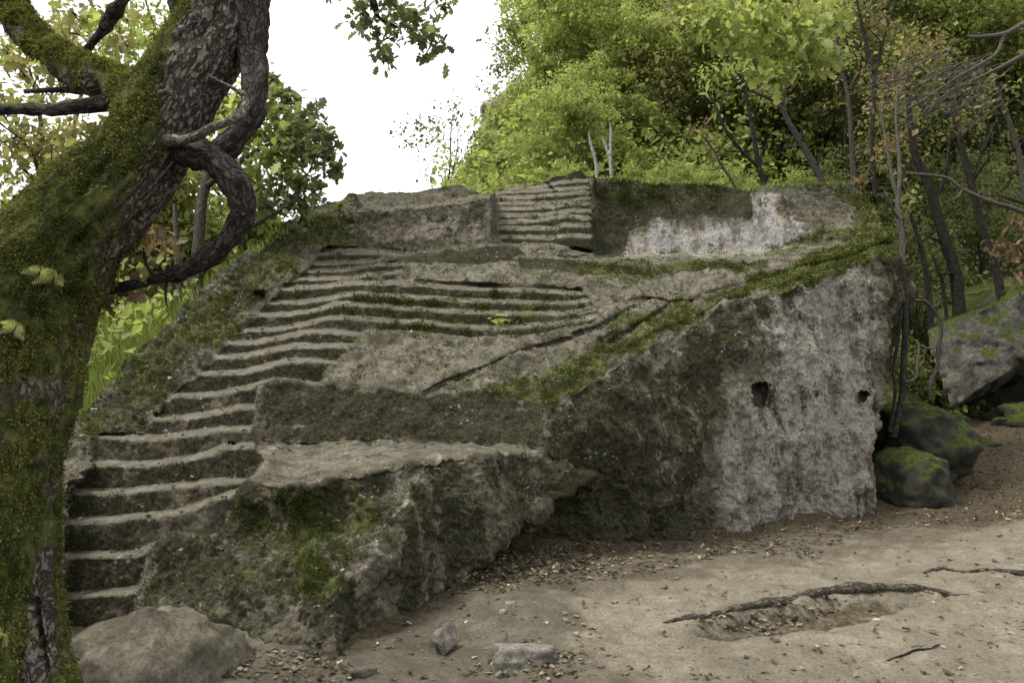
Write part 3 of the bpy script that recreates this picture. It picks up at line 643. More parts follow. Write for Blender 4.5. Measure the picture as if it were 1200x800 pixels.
ROOT_MAIN = [(786, 729), (830, 724), (872, 716), (915, 707), (958, 699), (1000, 694), (1050, 692), (1090, 692), (1122, 696)]
HOLLOW = [(800, 729), (872, 718), (915, 709), (958, 701), (1000, 697), (1050, 695), (1112, 697), (1060, 706), (1010, 722), (970, 734), (920, 742), (860, 744), (812, 738)]
def build_ground():
    def axis(lo, a, b, hi, fine, n):
        f = np.arange(a, b, fine); l = a - np.geomspace(fine, a - lo, n)[::-1]; r = b + np.geomspace(fine, hi - b, n); return np.concatenate([l, f, r])
    xs = axis(-400, -3.4, 8.6, 400, .035, 70); ys = axis(-300, 4.4, 13.2, 500, .035, 80)
    X, Y = np.meshgrid(xs, ys); Z = ground_z(X, Y); Pw = np.stack([X, Y, Z], -1)
    px, py = proj(Pw); front = (Y > 3) & (Y < 20)
    qn = np.stack([X, Y, 0 * X], -1)
    jx = fbm(qn, 2.5, 4, .6, 101) * 12; jy = fbm(qn, 2.5, 4, .6, 103) * 5
    hol = softpoly(HOLLOW, px + jx * .2, py + jy * .2, 3) * front
    Z = Z - hol * .085
    fine = fbm(qn, 9, 4, .65, 107); foot = fbm(qn, 1.6, 3, .5, 109)
    Z = Z + (.012 * fine + .03 * foot - .02 * np.clip(fbm(qn, 5, 3, .6, 113) - .3, 0, 1)) * (Y < 14) * (Y > 0)
    base = [(380, 770), (430, 738), (480, 705), (540, 671), (600, 647), (700, 636), (800, 625), (900, 615), (1020, 604), (1110, 598), (1215, 592)]
    sd = segdist(base, px + jx, py + jy)
    litter = .8 * sstep(34, 4, sd) * front * 1.0
    litter = np.maximum(litter, .55 * softpoly([(660, 640), (1000, 604), (1250, 590), (1250, 605), (1000, 622), (960, 660), (860, 650), (780, 680), (640, 690), (560, 700), (560, 660)], px + jx, py + jy, 14) * front)
    litter = np.maximum(litter, .8 * softpoly([(1020, 604), (1030, 480), (1300, 480), (1300, 592)], px + jx, py + jy, 8) * front)
    litter = np.maximum(litter, .9 * hol)
    sand = softpoly([(640, 700), (900, 668), (1220, 615), (1300, 640), (1300, 830), (800, 830), (700, 760)], px + jx * 2, py + jy * 2, 40) * front
    sand = np.maximum(sand, .08)
    green = sstep(14, 19, Y) * 1.0; green = np.maximum(green, sstep(-4.6, -5.4, X) * (Y > 4)); green = np.maximum(green, sstep(9, 10.5, X) * sstep(12, 16, Y) * .8)
    green *= 1 - softpoly([(1110, 490), (1300, 480), (1300, 600), (1110, 600)], px, py, 8) * front
    litter *= 1 - sand * .3
    cov = np.stack([litter, sand, green, 0 * sand], -1).reshape(-1, 4)
    H, W = X.shape; idx = np.arange(H * W).reshape(H, W)
    f = np.stack([idx[:-1, :-1], idx[:-1, 1:], idx[1:, 1:], idx[1:, :-1]], -1).reshape(-1, 4)
    me = np_mesh('ground', np.stack([X, Y, Z], -1).reshape(-1, 3), f, M_GROUND, True, {'cover': cov})
    o = link('ground', me, kind='structure'); return xs, ys, Z
GXS, GYS, GZ = build_ground()
def gz(x, y):
    """height of the built ground sheet"""
    i = np.clip(np.searchsorted(GXS, x) - 1, 0, len(GXS) - 2); j = np.clip(np.searchsorted(GYS, y) - 1, 0, len(GYS) - 2)
    u = (x - GXS[i]) / (GXS[i + 1] - GXS[i]); v = (y - GYS[j]) / (GYS[j + 1] - GYS[j])
    return (GZ[j, i] * (1 - u) + GZ[j, i + 1] * u) * (1 - v) + (GZ[j + 1, i] * (1 - u) + GZ[j + 1, i + 1] * u) * v
def on_ground(px, py):
    """where the line of sight (px, py) meets the ground"""
    px = np.atleast_1d(np.asarray(px, float)); py = np.atleast_1d(np.asarray(py, float)); d = ray(px, py); d = d / d[:, 1:2]
    best = np.full(px.shape, np.nan)
    prev = None
    for Y in np.arange(4.0, 40, .04):
        p = EYE + d * Y; h = p[:, 2] - gz(p[:, 0], p[:, 1])
        hit = (h <= 0) & np.isnan(best); best[hit] = Y
    best = np.where(np.isnan(best), 40, best); p = EYE + d * best[:, None]; p[:, 2] = gz(p[:, 0], p[:, 1]); return p

# ------------------------------------------------------------------ stones and boulders
def ico(sub):
    bm = __import__('bmesh').new(); __import__('bmesh').ops.create_icosphere(bm, subdivisions=sub, radius=1)
    v = np.array([x.co[:] for x in bm.verts]); f = np.array([[q.index for q in x.verts] for x in bm.faces]); bm.free(); return v, f
ICO = {k: ico(k) for k in (2, 3, 4, 5, 6)}
def rock_mesh(name, r, seed, mat, sub=5, rough=.22, box=.5, rot=0.0):
    v, f = ICO[sub]; v = v.copy()
    b = v / np.abs(v).max(1, keepdims=True); v = v * (1 - box) + b * box * .8
    n = v / np.linalg.norm(v, axis=1, keepdims=True)
    k = 1 + rough * fbm(v + seed * 7.7, .9, 3, .5, seed) + rough * .35 * fbm(v + seed, 3.2, 4, .6, seed + 5) - rough * .5 * np.abs(fbm(v + seed, 1.7, 3, .5, seed + 9))
    if sub >= 5: k = k + .03 * fbm(v + seed, 6, 4, .6, seed + 11)
    v = v * k[:, None] * np.asarray(r)
    c, s = math.cos(rot), math.sin(rot); v = v @ np.array([[c, s, 0], [-s, c, 0], [0, 0, 1]])
    return np_mesh(name, v, f, mat, True)
def stone(name, px, py, w, h, d, seed, mat, label, cat='stone', group=None, rot=0, tilt=0, box=.5, rough=.2, sub=4, sink=.35):
    p = on_ground(px, py)[0]; s = p[1] / F
    me = rock_mesh(name, (w * s / 2, d / 2, h * s / 2), seed, mat, sub, rough, box, rot)
    o = thing(name, p + [0, 0, h * s * (.5 - sink)], label, cat, group, me); o.rotation_euler[1] = tilt; return o
def block8(name, c8, n, amp, seed, mat, roundness=.25):
    """a rough block from eight corners (front bottom-left, br, tr, tl, then back), gently rounded"""
    c8 = np.array(c8); ce = c8.mean(0); V = []; Fc = []; off = 0
    t = np.linspace(0, 1, n); U, W = np.meshgrid(t, t)
    for q in ((0, 1, 2, 3), (5, 4, 7, 6), (4, 0, 3, 7), (1, 5, 6, 2), (3, 2, 6, 7), (4, 5, 1, 0)):
        a, b, c, d = c8[list(q)]
        g = (a[None, None] * ((1 - U) * (1 - W))[..., None] + b * (U * (1 - W))[..., None] + c * (U * W)[..., None] + d * ((1 - U) * W)[..., None])
        V.append(g.reshape(-1, 3)); i = np.arange(n * n).reshape(n, n) + off; off += n * n
        Fc.append(np.stack([i[:-1, :-1], i[:-1, 1:], i[1:, 1:], i[1:, :-1]], -1).reshape(-1, 4))
    V = np.concatenate(V); Fc = np.concatenate(Fc)
    key = np.round(V, 4); _, first, inv = np.unique(key, axis=0, return_index=True, return_inverse=True); V = V[first]; Fc = inv.reshape(-1)[Fc]
    dv = V - ce; ext = np.abs(c8 - ce).max(0); nd = dv / ext; m = np.linalg.norm(nd, axis=1, keepdims=True)
    V = ce + dv * (1 - roundness * np.clip(m - .95, 0, 1))
    n_ = dv / (np.linalg.norm(dv, axis=1, keepdims=True) + 1e-6)
    V = V + n_ * (amp * (fbm(V, 1.0, 3, .5, seed) + .4 * fbm(V, 3.5, 4, .6, seed + 3)))[:, None]
    loc = np.array([ce[0], ce[1], V[:, 2].min()])
    return np_mesh(name, V - loc, Fc, mat, True), loc

# the dusty boulder at the foot of the stairs
p = P3(176, 800, 5.05)
me = rock_mesh('boulder', (.68, .6, .64), 3, M_BOULD, 6, .15, .0, .8)
thing('boulder', p + [0, 0, -.26], 'low rounded dusty boulder at the foot of the stairs beside the oak trunk', 'boulder', None, me)
# right: mossy boulders, leaning slab over a small cave
p = P3(1072, 505, 12.6); thing('boulder', p + [0, 0, -.25], 'dark mossy boulder with hanging ferns, upper one right of the carved rock', 'boulder', 'mossy boulders right of the carved rock', rock_mesh('boulder', (.85, .8, .72), 12, M_MOSSB, 5, .22, .3))
p = P3(1060, 565, 11.7); thing('boulder', p + [.0, 0, -.15], 'dark mossy boulder touching the right foot of the carved rock', 'boulder', 'mossy boulders right of the carved rock', rock_mesh('boulder', (.62, .6, .62), 17, M_MOSSB, 5, .16, .1))
p = P3(1215, 478, 16.5); thing('boulder', p + [0, 0, -.3], 'small mossy boulder right of the cave mouth at the edge of the picture', 'boulder', None, rock_mesh('boulder', (1.0, .8, .55), 21, M_MOSSB, 4, .25, .3))
p = P3(1118, 512, 15.2); thing('boulder', p + [0, 0, -.25], 'flat grey brown rock lying in front of the cave', 'boulder', None, rock_mesh('boulder', (.75, .6, .3), 23, M_MOSSB, 4, .25, .4))
me, loc = block8('leaning_slab', [P3(1103, 490, 16.2), P3(1225, 408, 16.6), P3(1225, 330, 17.2), P3(1088, 392, 16.9), P3(1150, 470, 21), P3(1300, 380, 21), P3(1300, 300, 21), P3(1110, 340, 21)], 40, .22, 31, M_MOSSB, .18)
M_SLAB = stone_material('slab_stone', (.065, .06, .05), (.20, .19, .17), .45)
me.materials[0] = M_SLAB
thing('leaning_slab', loc, 'big grey mossy slab leaning over the dark cave at the right', 'boulder', None, me)
me, loc = block8('cave_back_rock', [P3(1120, 498, 19.5), P3(1240, 490, 19.5), P3(1240, 400, 19), P3(1120, 420, 19), P3(1120, 498, 23), P3(1260, 490, 23), P3(1260, 380, 23), P3(1120, 400, 23)], 20, .2, 37, M_MOSSB, .1)
thing('cave_back_rock', loc, 'dark rock closing the back of the small cave', 'boulder', None, me)

stone('flat_stone', 616, 778, 90, 36, .26, 5, M_STONE, 'flat brick shaped stone lying on the path near the bottom edge', rot=.05, box=.85, rough=.16, sink=.42)
stone('slanted_stone', 521, 766, 38, 30, .10, 6, M_STONE, 'narrow pointed stone lying slanted on the path', rot=.9, tilt=-.6, box=.7, rough=.2, sink=.1)
stone('flat_stone', 426, 793, 34, 16, .1, 7, M_STONE, 'small grey stone at the bottom edge below the block corner', box=.6)
stone('pale_stone', 598, 712, 13, 12, .06, 8, M_CLIFF, 'larger of two small pale stones on the path', group='small pale stones on the path', sub=3)
stone('pale_stone', 589, 718, 9, 8, .05, 9, M_CLIFF, 'smaller of two small pale stones on the path', group='small pale stones on the path', sub=3)
stone('dark_stone', 1176, 497, 26, 14, .3, 10, M_MOSSB, 'dark flat stone on the path below the cave', sub=3)

# ------------------------------------------------------------------ wood and leaves
def catmull(P, step):
    P = np.asarray(P, float); Q = np.vstack([2 * P[0] - P[1], P, 2 * P[-1] - P[-2]]); out = []
    for i in range(1, len(Q) - 2):
        n = max(2, int(np.linalg.norm(Q[i + 1][:3] - Q[i][:3]) / step)); t = np.linspace(0, 1, n, endpoint=False)[:, None]
        a, b, c, d = Q[i - 1], Q[i], Q[i + 1], Q[i + 2]
        out.append(.5 * (2 * b + (c - a) * t + (2 * a - 5 * b + 4 * c - d) * t ** 2 + (3 * b - a - 3 * c + d) * t ** 3))
    out.append(Q[-2][None]); return np.concatenate(out)
def tube(P4, seg, step, rough=.0, seed=0, cap=True):
    """P4: rows of x,y,z,radius. Returns verts, faces(flat), sizes, bark_uv, frame normals"""
    C = catmull(P4, step); n = len(C)
    if rough and n > 8 and rough < .012:
        jj = np.stack([C[:, 0] * 0 + C[:, 2], C[:, 0], C[:, 1]], -1)
        for ax in range(3): C[:, ax] += .28 * C[:, 3] * np.minimum(1, .055 / C[:, 3]) ** 2 * fbm(jj, 5.5, 3, .5, seed + 40 + ax)
        C[:, 3] *= 1 + .22 * np.minimum(1, .07 / C[:, 3]) * fbm(jj, 9, 3, .6, seed + 50)
    T = np.gradient(C[:, :3], axis=0); T /= np.linalg.norm(T, axis=1, keepdims=True) + 1e-9
    N = np.zeros((n, 3)); a = np.array([1.0, .1, .2]); N[0] = a - T[0] * (a @ T[0]); N[0] /= np.linalg.norm(N[0])
    for i in range(1, n):
        v = N[i - 1] - T[i] * (N[i - 1] @ T[i]); N[i] = v / (np.linalg.norm(v) + 1e-9)
    B = np.cross(T, N); th = np.linspace(0, 2 * math.pi, seg, endpoint=False)
    dirs = N[:, None] * np.cos(th)[None, :, None] + B[:, None] * np.sin(th)[None, :, None]
    r = np.maximum(C[:, 3], .002)[:, None] * np.ones((1, seg)); ln = np.concatenate([[0], np.cumsum(np.linalg.norm(np.diff(C[:, :3], axis=0), axis=1))])
    rr = r.mean()
    uv = np.stack([np.cos(th)[None] * r, np.sin(th)[None] * r, 0 * r + ln[:, None]], -1)
    if rough:
        r = r * (1 + .10 * fbm(uv, 2.2, 3, .5, seed)) + rough * (1 - 2 * np.abs(fbm(uv, 14, 3, .6, seed + 3, (1, 1, .35)))) * np.minimum(1, r / .06)
    V = (C[:, None, :3] + dirs * r[..., None]).reshape(-1, 3); i = np.arange(n * seg).reshape(n, seg); j = np.roll(i, -1, 1)
    f = np.stack([i[:-1], j[:-1], j[1:], i[1:]], -1).reshape(-1, 4)
    return V, f, uv.reshape(-1, 3) , dirs.reshape(-1, 3)
def wood(name, tubes, mat, parent=None, mossf=None, seg=8, step=.1, rough=0, seed=0):
    Vs, Fs, Us, Ds = [], [], [], []; off = 0
    for k, P4 in enumerate(tubes):
        V, f, u, d = tube(P4, seg, step, rough, seed + k); Vs.append(V); Fs.append(f + off); Us.append(u); Ds.append(d); off += len(V)
    V = np.concatenate(Vs); F_ = np.concatenate(Fs); U = np.concatenate(Us); Dn = np.concatenate(Ds)
    moss = mossf(V, Dn) if mossf else np.clip(.35 * Dn[:, 2] + .1, 0, 1)
    me = np_mesh(name, V, F_, mat, True, {'bark_uv': U, 'moss': moss})
    return me
def px4(pts):
    """rows (px, py, Y, radius px) -> world x,y,z,radius"""
    a = np.array(pts, float); p = P3(a[:, 0], a[:, 1], a[:, 2]); return np.concatenate([p, (a[:, 3] * a[:, 2] / F)[:, None]], 1)
LEAF_SIMPLE = (np.array([[0, 0, 0], [.5, .32, .08], [1, 0, -.05], [.5, -.32, .08]]), [[0, 1, 2, 3]])
LEAF_OVATE = (np.array([[0, 0, 0], [.25, .17, .05], [.6, .22, .05], [1, 0, -.08], [.6, -.22, .05], [.25, -.17, .05]]), [list(range(6))])
LEAF_OAKS = (np.array([[0, 0, 0], [.22, .10, .02], [.30, .26, .06], [.42, .15, .03], [.55, .34, .06], [.64, .18, .02], [.80, .26, .0], [1.0, .0, -.10],
                       [.80, -.26, .0], [.64, -.18, .02], [.55, -.34, .06], [.42, -.15, .03], [.30, -.26, .06], [.22, -.10, .02]]), [list(range(14))])
def leaves(name, pts, size, mat, rng, droop=.3, tmpl=LEAF_SIMPLE, outward=None, spread=1.0, tint=None):
    n = len(pts); tv = tmpl[0]; k = len(tv)
    d = rng.normal(size=(n, 3)); d[:, 2] -= droop
    if outward is not None: d = d + outward * spread
    d /= np.linalg.norm(d, axis=1, keepdims=True)
    nn = rng.normal(size=(n, 3)) * .6; nn[:, 2] += 1.0; s = np.cross(nn, d); s /= np.linalg.norm(s, axis=1, keepdims=True) + 1e-9; w = np.cross(d, s)
    sz = size * np.clip(rng.lognormal(-.08, .38, n), .35, 2.0)
    V = pts[:, None] + (d[:, None] * tv[None, :, 0:1] + s[:, None] * tv[None, :, 1:2] + w[:, None] * tv[None, :, 2:3]) * sz[:, None, None]
    t = np.clip(rng.uniform(0, 1, n) * .75 + (0 if tint is None else tint), 0, 1)
    f = np.arange(n * k).reshape(n, k)
    return np_mesh(name, V.reshape(-1, 3), f, mat, False, {'tint': np.repeat(t, k)})
def ball(rng, n, c, r, shell=.35):
    v = rng.normal(size=(n, 3)); v /= np.linalg.norm(v, axis=1, keepdims=True); q = rng.uniform(0, 1, n) ** shell
    return np.asarray(c) + v * q[:, None] * np.asarray(r)

def clumps(rng, centers, radius, per, flat=.55):
    """leaf positions in small sprays about the centres"""
    n = len(centers); c = np.repeat(centers, per, 0); rad = np.repeat(radius if np.ndim(radius) else np.full(n, radius), per)
    v = rng.normal(size=(len(c), 3)) * .5; v[:, 2] *= flat
    return c + v * rad[:, None], np.repeat(rng.normal(0, .14, n), per)

def bg_tree(name, x, y, h, r, seed, leafmat, barkmat, label, nclump=150, per=45, leaf=.10, lean=(0, 0), lo=.30, trunk_r=.09, group=None, fork=1, cat='tree', bare=0.0, z=None, clump_r=.5, droop=.3, wig=.2):
    rng = np.random.default_rng(seed); z0 = float(gz(x, y)) - .15 if z is None else z
    base = np.array([x, y, z0]); root = thing(name, base, label, cat, group); tubes = []; tips = []
    for fk in range(fork):
        a = rng.uniform(0, 6.28); off = np.array([math.cos(a), math.sin(a) * .5]) * (.0 if fk == 0 else .16) * h
        P = [];
        for t in np.linspace(0, 1, 6):
            P.append([lean[0] * h * t + off[0] * t + rng.normal(0, wig) * t * .5, lean[1] * h * t + off[1] * t + rng.normal(0, wig) * t * .5, h * t * (1 - .1 * fk), trunk_r * (1 - .85 * t) * (1 if fk == 0 else .7)])
        P = np.array(P); tubes.append(P)
        nb = int(9 / fork) + 3
        for b in range(nb):
            t = rng.uniform(lo, .97); i = t * 5; i0 = min(4, int(i)); p = P[i0] + (P[i0 + 1] - P[i0]) * (i - i0)
            a = rng.uniform(0, 6.28); ln = r * rng.uniform(.6, 1.15) * (1 - .5 * max(0, (t - lo) / (1 - lo)) ** 2)
            dd = np.array([math.cos(a), math.sin(a), rng.uniform(.25, .9)]); dd /= np.linalg.norm(dd)
            e = p[:3] + dd * ln; m = p[:3] + dd * ln * .5 + rng.normal(0, .1, 3) * ln - [0, 0, .05 * ln]
            rb = max(.008, p[3] * .5); tubes.append(np.array([[*p[:3], rb], [*m, rb * .6], [*e, rb * .2]])); tips += [e, m]
            for s in range(3):
                q = m + (e - m) * rng.uniform(0, 1); d2 = dd + rng.normal(0, .6, 3); d2 /= np.linalg.norm(d2); e2 = q + d2 * ln * rng.uniform(.3, .55)
                tubes.append(np.array([[*q, rb * .4], [*((q + e2) / 2 + rng.normal(0, .04, 3) * ln), rb * .28], [*e2, rb * .12]])); tips.append(e2)
    me = wood('trunk', tubes, barkmat, seg=6, step=max(.25, h * .04)); link('trunk', me, root)
    tips = np.array(tips)
    if nclump:
        c = tips[rng.integers(0, len(tips), nclump)] + rng.normal(0, .30, (nclump, 3)) * r * .55
        keep = rng.uniform(0, 1, nclump) > bare; c = c[keep]
        pts, tint = clumps(rng, c, rng.uniform(.6, 1.3, len(c)) * clump_r, per)
        me = leaves('crown', pts, leaf, leafmat, rng, droop, tint=tint); link('crown', me, root)
    return root
def copy_thing(o, loc, rz, sc, label=None):
    c = o.copy(); COL.objects.link(c); c.location = loc; c.rotation_euler = (0, 0, rz); c.scale = (sc, sc, sc)
    if label: c['label'] = label
    for ch in o.children:
        k = ch.copy(); COL.objects.link(k); k.parent = c
    return c

# ---- the big leaning oak in the foreground
TY = 3.3
rng = np.random.default_rng(5)
_b = P3(12, 800, TY)
oak = thing('old_oak', (_b[0], _b[1], 0), 'old leaning oak with thick moss on its trunk in the left foreground', 'tree')
def oak_part(name, me, label=None, parent=None):
    me.transform(__import__('mathutils').Matrix.Translation((-_b[0], -_b[1], 0))); o = link(name, me, parent or oak)
    if label: o['label'] = label
    return o
def trunk_moss(V, Dn):
    px, py = proj(V)
    # bare grey bark along the right (outer) side and towards the upper crown
    lean = sstep(420, 250, py)
    across = Dn[:, 0] * (1 - .25 * lean) - Dn[:, 2] * .55 * lean
    nz = fbm(V, 2.6, 4, .6, 201)
    edge = np.interp(py, [0, 30, 100, 150, 250, 350, 450, 600], [-.4, -.15, .25, .55, .84, .98, 1.06, 1.1])
    m = sstep(edge + .24, edge - .24, across + .22 * nz) * (.68 + .2 * nz)
    m += .25 * sstep(500, 620, py) * sstep(90, 60, px)
    m -= .8 * softpoly([(42, 650), (62, 640), (66, 810), (20, 810), (30, 720)], px, py, 9) * (py > 600)
    return np.clip(m, 0, 1)
trunkP = px4([(2, 980, TY, 104), (-10, 860, TY, 88), (-18, 780, TY, 80), (-21, 700, TY, 76), (-19, 620, TY, 76), (-10, 540, TY, 76), (3, 460, TY, 75), (19, 390, TY, 74), (43, 330, TY, 72), (78, 280, TY, 67), (118, 236, TY, 61), (152, 197, TY + .02, 56),
              (180, 154, TY + .05, 52), (205, 113, TY + .08, 50), (229, 72, TY + .1, 48), (254, 32, TY + .12, 43), (277, -15, TY + .15, 40), (300, -90, TY + .2, 38), (330, -200, TY + .3, 30)])
me = wood('trunk', [trunkP], M_BARK, mossf=trunk_moss, seg=200, step=.012, rough=.016, seed=301)
# torn, rotten slit near the ground
v = np.zeros(len(me.vertices) * 3, np.float32); me.vertices.foreach_get('co', v); v = v.reshape(-1, 3); qx, qy = proj(v); fr = v[:, 1] < TY
cut = sstep(9, 2, segdist([(42, 706), (46, 740), (52, 775), (60, 815)], qx, qy)) * fr * .07 + sstep(10, 3, segdist([(25, 735), (20, 780), (18, 830)], qx, qy)) * fr * .02
lip = sstep(8, 2, segdist([(56, 640), (54, 700), (61, 760), (72, 810)], qx, qy)) * fr * .025
n = v - np.array([_b[0], TY, 0]); v[:, 1] += (cut - lip) * 1.0; v[:, 0] -= cut * .2
me.vertices.foreach_set('co', v.ravel()); me.update()
trunk_me = me; trunk_o = oak_part('trunk', me)
def limb(pts, name='branch', mat=M_BARK, seg=48, step=.02, rough=.008, seed=1, mf=None, label=None):
    return oak_part(name, wood(name, [px4(pts)], mat, mossf=mf, seg=seg, step=step, rough=rough, seed=seed), label)
up_moss = lambda V, Dn: np.clip(.55 + .6 * Dn[:, 2] + .3 * fbm(V, 4, 3, .5, 9), 0, 1)
no_moss = lambda V, Dn: np.clip(.12 + .25 * fbm(V, 5, 3, .5, 9) + .2 * Dn[:, 2], 0, 1)
limb([(-175, 1060, 4.3, 84), (-180, 860, 4.3, 70), (-172, 700, 4.25, 63), (-140, 560, 4.2, 60), (-70, 440, 4.1, 54), (-5, 345, 4.0, 48), (48, 285, 3.85, 42), (105, 240, 3.65, 34), (150, 205, 3.5, 26)], seed=3, mf=up_moss, label='second mossy stem coming up behind the main trunk')
limb([(285, -30, 3.42, 26), (291, 20, 3.4, 24), (296, 62, 3.36, 19), (299, 95, 3.33, 16), (296, 125, 3.3, 15), (284, 150, 3.28, 14), (266, 170, 3.28, 14), (245, 184, 3.3, 13), (222, 190, 3.32, 12)], mat=M_BARKD, seed=5, mf=no_moss, label='dark limb looping down from the upper trunk')
limb([(200, 165, 3.4, 26), (228, 176, 3.28, 20), (248, 188, 3.25, 17), (266, 203, 3.25, 16), (279, 222, 3.26, 15), (283, 245, 3.28, 15), (276, 270, 3.3, 14.5), (262, 290, 3.33, 13), (243, 306, 3.36, 11), (220, 316, 3.4, 9), (196, 324, 3.45, 7.5), (170, 330, 3.5, 6), (140, 337, 3.55, 4.5), (95, 352, 3.6, 3), (60, 362, 3.7, 2)],
     mat=M_BARKD, seed=7, mf=no_moss, label='dark lower branch curling back towards the trunk')
limb([(196, 163, 3.2, 9), (216, 164, 3.13, 6.5), (232, 160, 3.1, 6), (252, 149, 3.08, 5.5), (270, 140, 3.1, 5.5), (284, 132, 3.12, 6), (288, 118, 3.14, 4.5), (284, 108, 3.16, 3)], mat=M_DEAD, seg=20, seed=9, rough=.003, mf=up_moss, label='broken pale stub branch')
limb([(286, 112, 3.14, 3), (272, 103, 3.12, 2), (258, 96, 3.1, 1.6), (244, 88, 3.1, 1.1)], mat=M_DEAD, seg=10, seed=10, rough=.001, label='thin bleached twig')
limb([(170, 118, 3.4, 34), (130, 97, 3.42, 25), (105, 90, 3.45, 21), (75, 74, 3.5, 19), (48, 52, 3.55, 18), (22, 26, 3.6, 18), (-5, -10, 3.65, 18), (-30, -60, 3.7, 17)], seed=11, mf=up_moss, label='thick mossy branch rising to the upper left')
limb([(160, 105, 3.4, 18), (122, 120, 3.4, 10), (92, 126, 3.4, 8), (60, 130, 3.42, 8), (25, 129, 3.45, 7.5), (-10, 128, 3.5, 7), (-60, 120, 3.5, 6)], mat=M_BARKD, seed=13, mf=up_moss, label='level mossy branch reaching to the left edge')
limb([(150, 100, 3.45, 10), (110, 106, 3.5, 5), (70, 105, 3.55, 4), (30, 108, 3.6, 3)], mat=M_BARKD, seed=14, seg=20, mf=up_moss)
limb([(92, 70, 4.3, 3), (118, 42, 4.2, 7.5), (130, 22, 4.15, 8), (142, 4, 4.1, 8), (160, -30, 4.1, 8), (180, -80, 4.0, 9)], mat=M_BARKD, seed=15, mf=no_moss, label='short dark branch against the sky')
limb([(250, 75, 3.4, 24), (228, 42, 3.45, 15), (216, 15, 3.5, 13), (205, -20, 3.55, 12), (195, -70, 3.6, 11)], seed=17, mf=up_moss, label='mossy upright fork beside the upper trunk')
limb([(300, -90, 3.6, 20), (370, -60, 4.2, 9), (420, -25, 4.6, 5), (436, 0, 4.7, 4), (445, 22, 4.75, 2.5), (470, 34, 4.8, 1.5)], mat=M_BARKD, seg=14, seed=19, mf=no_moss, label='twiggy branch end hanging into the sky')
for q in ([(283, 250, 3.27, 3.5), (287, 252, 3.2, 1.5), (291, 250, 3.15, .5)], [(196, 322, 3.45, 3), (194, 345, 3.45, 1.6), (196, 360, 3.45, .6)], [(240, 305, 3.36, 3), (262, 292, 3.4, 2), (290, 283, 3.5, .6)],
          [(184, 328, 3.47, 2.4), (172, 310, 3.46, 2), (168, 290, 3.45, 1)], [(215, 312, 3.4, 2.6), (232, 296, 3.45, 2), (262, 282, 3.6, .7)]):
    limb(q, 'twig', M_BARKD, 8, .02, .0, 21)
# moss tufts on trunk and mossy limbs
def tufts(o_list, n, seed):
    rng = np.random.default_rng(seed); Vs = []
    tot = []
    for me, off in o_list:
        co = np.zeros(len(me.vertices) * 3, np.float32); me.vertices.foreach_get('co', co); co = co.reshape(-1, 3)
        no = np.zeros(len(me.vertices) * 3, np.float32); me.vertices.foreach_get('normal', no); no = no.reshape(-1, 3)
        mo = np.zeros(len(me.vertices), np.float32); me.attributes['moss'].data.foreach_get('value', mo)
        w = np.clip(mo - .35 + .45 * fbm(co, 9, 3, .6, 33), 0, 1) * (no[:, 1] < .35); w *= (co[:, 2] < 4.2) * off
        tot.append((co, no, w))
    co = np.concatenate([t[0] for t in tot]); no = np.concatenate([t[1] for t in tot]); w = np.concatenate([t[2] for t in tot])
    i = rng.choice(len(co), n, p=w / w.sum()); p = co[i] + rng.normal(0, .007, (n, 3)); d = no[i] + rng.normal(0, .5, (n, 3)) + [0, 0, -.5]; d /= np.linalg.norm(d, axis=1, keepdims=True)
    s = np.cross(d, rng.normal(size=(n, 3))); s /= np.linalg.norm(s, axis=1, keepdims=True); L_ = rng.uniform(.006, .017, n)[:, None]
    V = np.stack([p - s * L_ * .28, p + s * L_ * .28, p + d * L_], 1); t = np.clip(rng.normal(.45, .25, n) + .4 * fbm(p, 5, 3, .5, 55), 0, 1)
    return np_mesh('moss', V.reshape(-1, 3), np.arange(n * 3).reshape(n, 3), M_MOSS, False, {'tint': np.repeat(t, 3)})
msrc = [(o.data, 1.0 if o is trunk_o else 4.5) for o in oak.children if o.data.materials[0] is M_BARK]
o = link('moss', tufts(msrc, 260000, 71), oak, kind='stuff')
# ferns sprouting from the moss
def fern(parent, px, py, Y, size, seed, mat=M_LEAF_FRESH, n=5, down=.4):
    rng = np.random.default_rng(seed); V = []; T = []
    c = P3(px, py, Y) - np.array(parent.location)
    for k in range(n):
        a = rng.uniform(-1.2, 1.2); d = np.array([math.sin(a), -.55, math.cos(a) * .6 - down * rng.uniform(.3, 1.6)]); d /= np.linalg.norm(d); L_ = size * rng.uniform(.6, 1.1)
        side = np.cross(d, [0, -1, .2]); side /= np.linalg.norm(side)
        for j in range(9):
            t = (j + 1) / 10; q = c + d * L_ * t + np.array([0, 0, -.35]) * L_ * t * t; w = L_ * .34 * (1 - t) * (.5 + t) * 1.6
            for sg in (-1, 1):
                e = q + (side * sg + d * .45) * w; u = d * L_ * .03; V += [q - u, e - u * .2, e + u * .4, q + u]; T += [rng.uniform(.4, 1)] * 4
    V = np.array(V); me = np_mesh('fern', V, np.arange(len(V)).reshape(-1, 4), mat, False, {'tint': np.array(T)}); return link('fern', me, parent)
for i, (a, b, s) in enumerate([(48, 318, .10), (64, 326, .09), (18, 385, .12), (4, 745, .12)]):
    fern(oak, a, b, TY - .25 - .02 * (b > 280) + (.15 if b < 300 else 0), s * .8, 80 + i, M_LEAF_MID, 6)

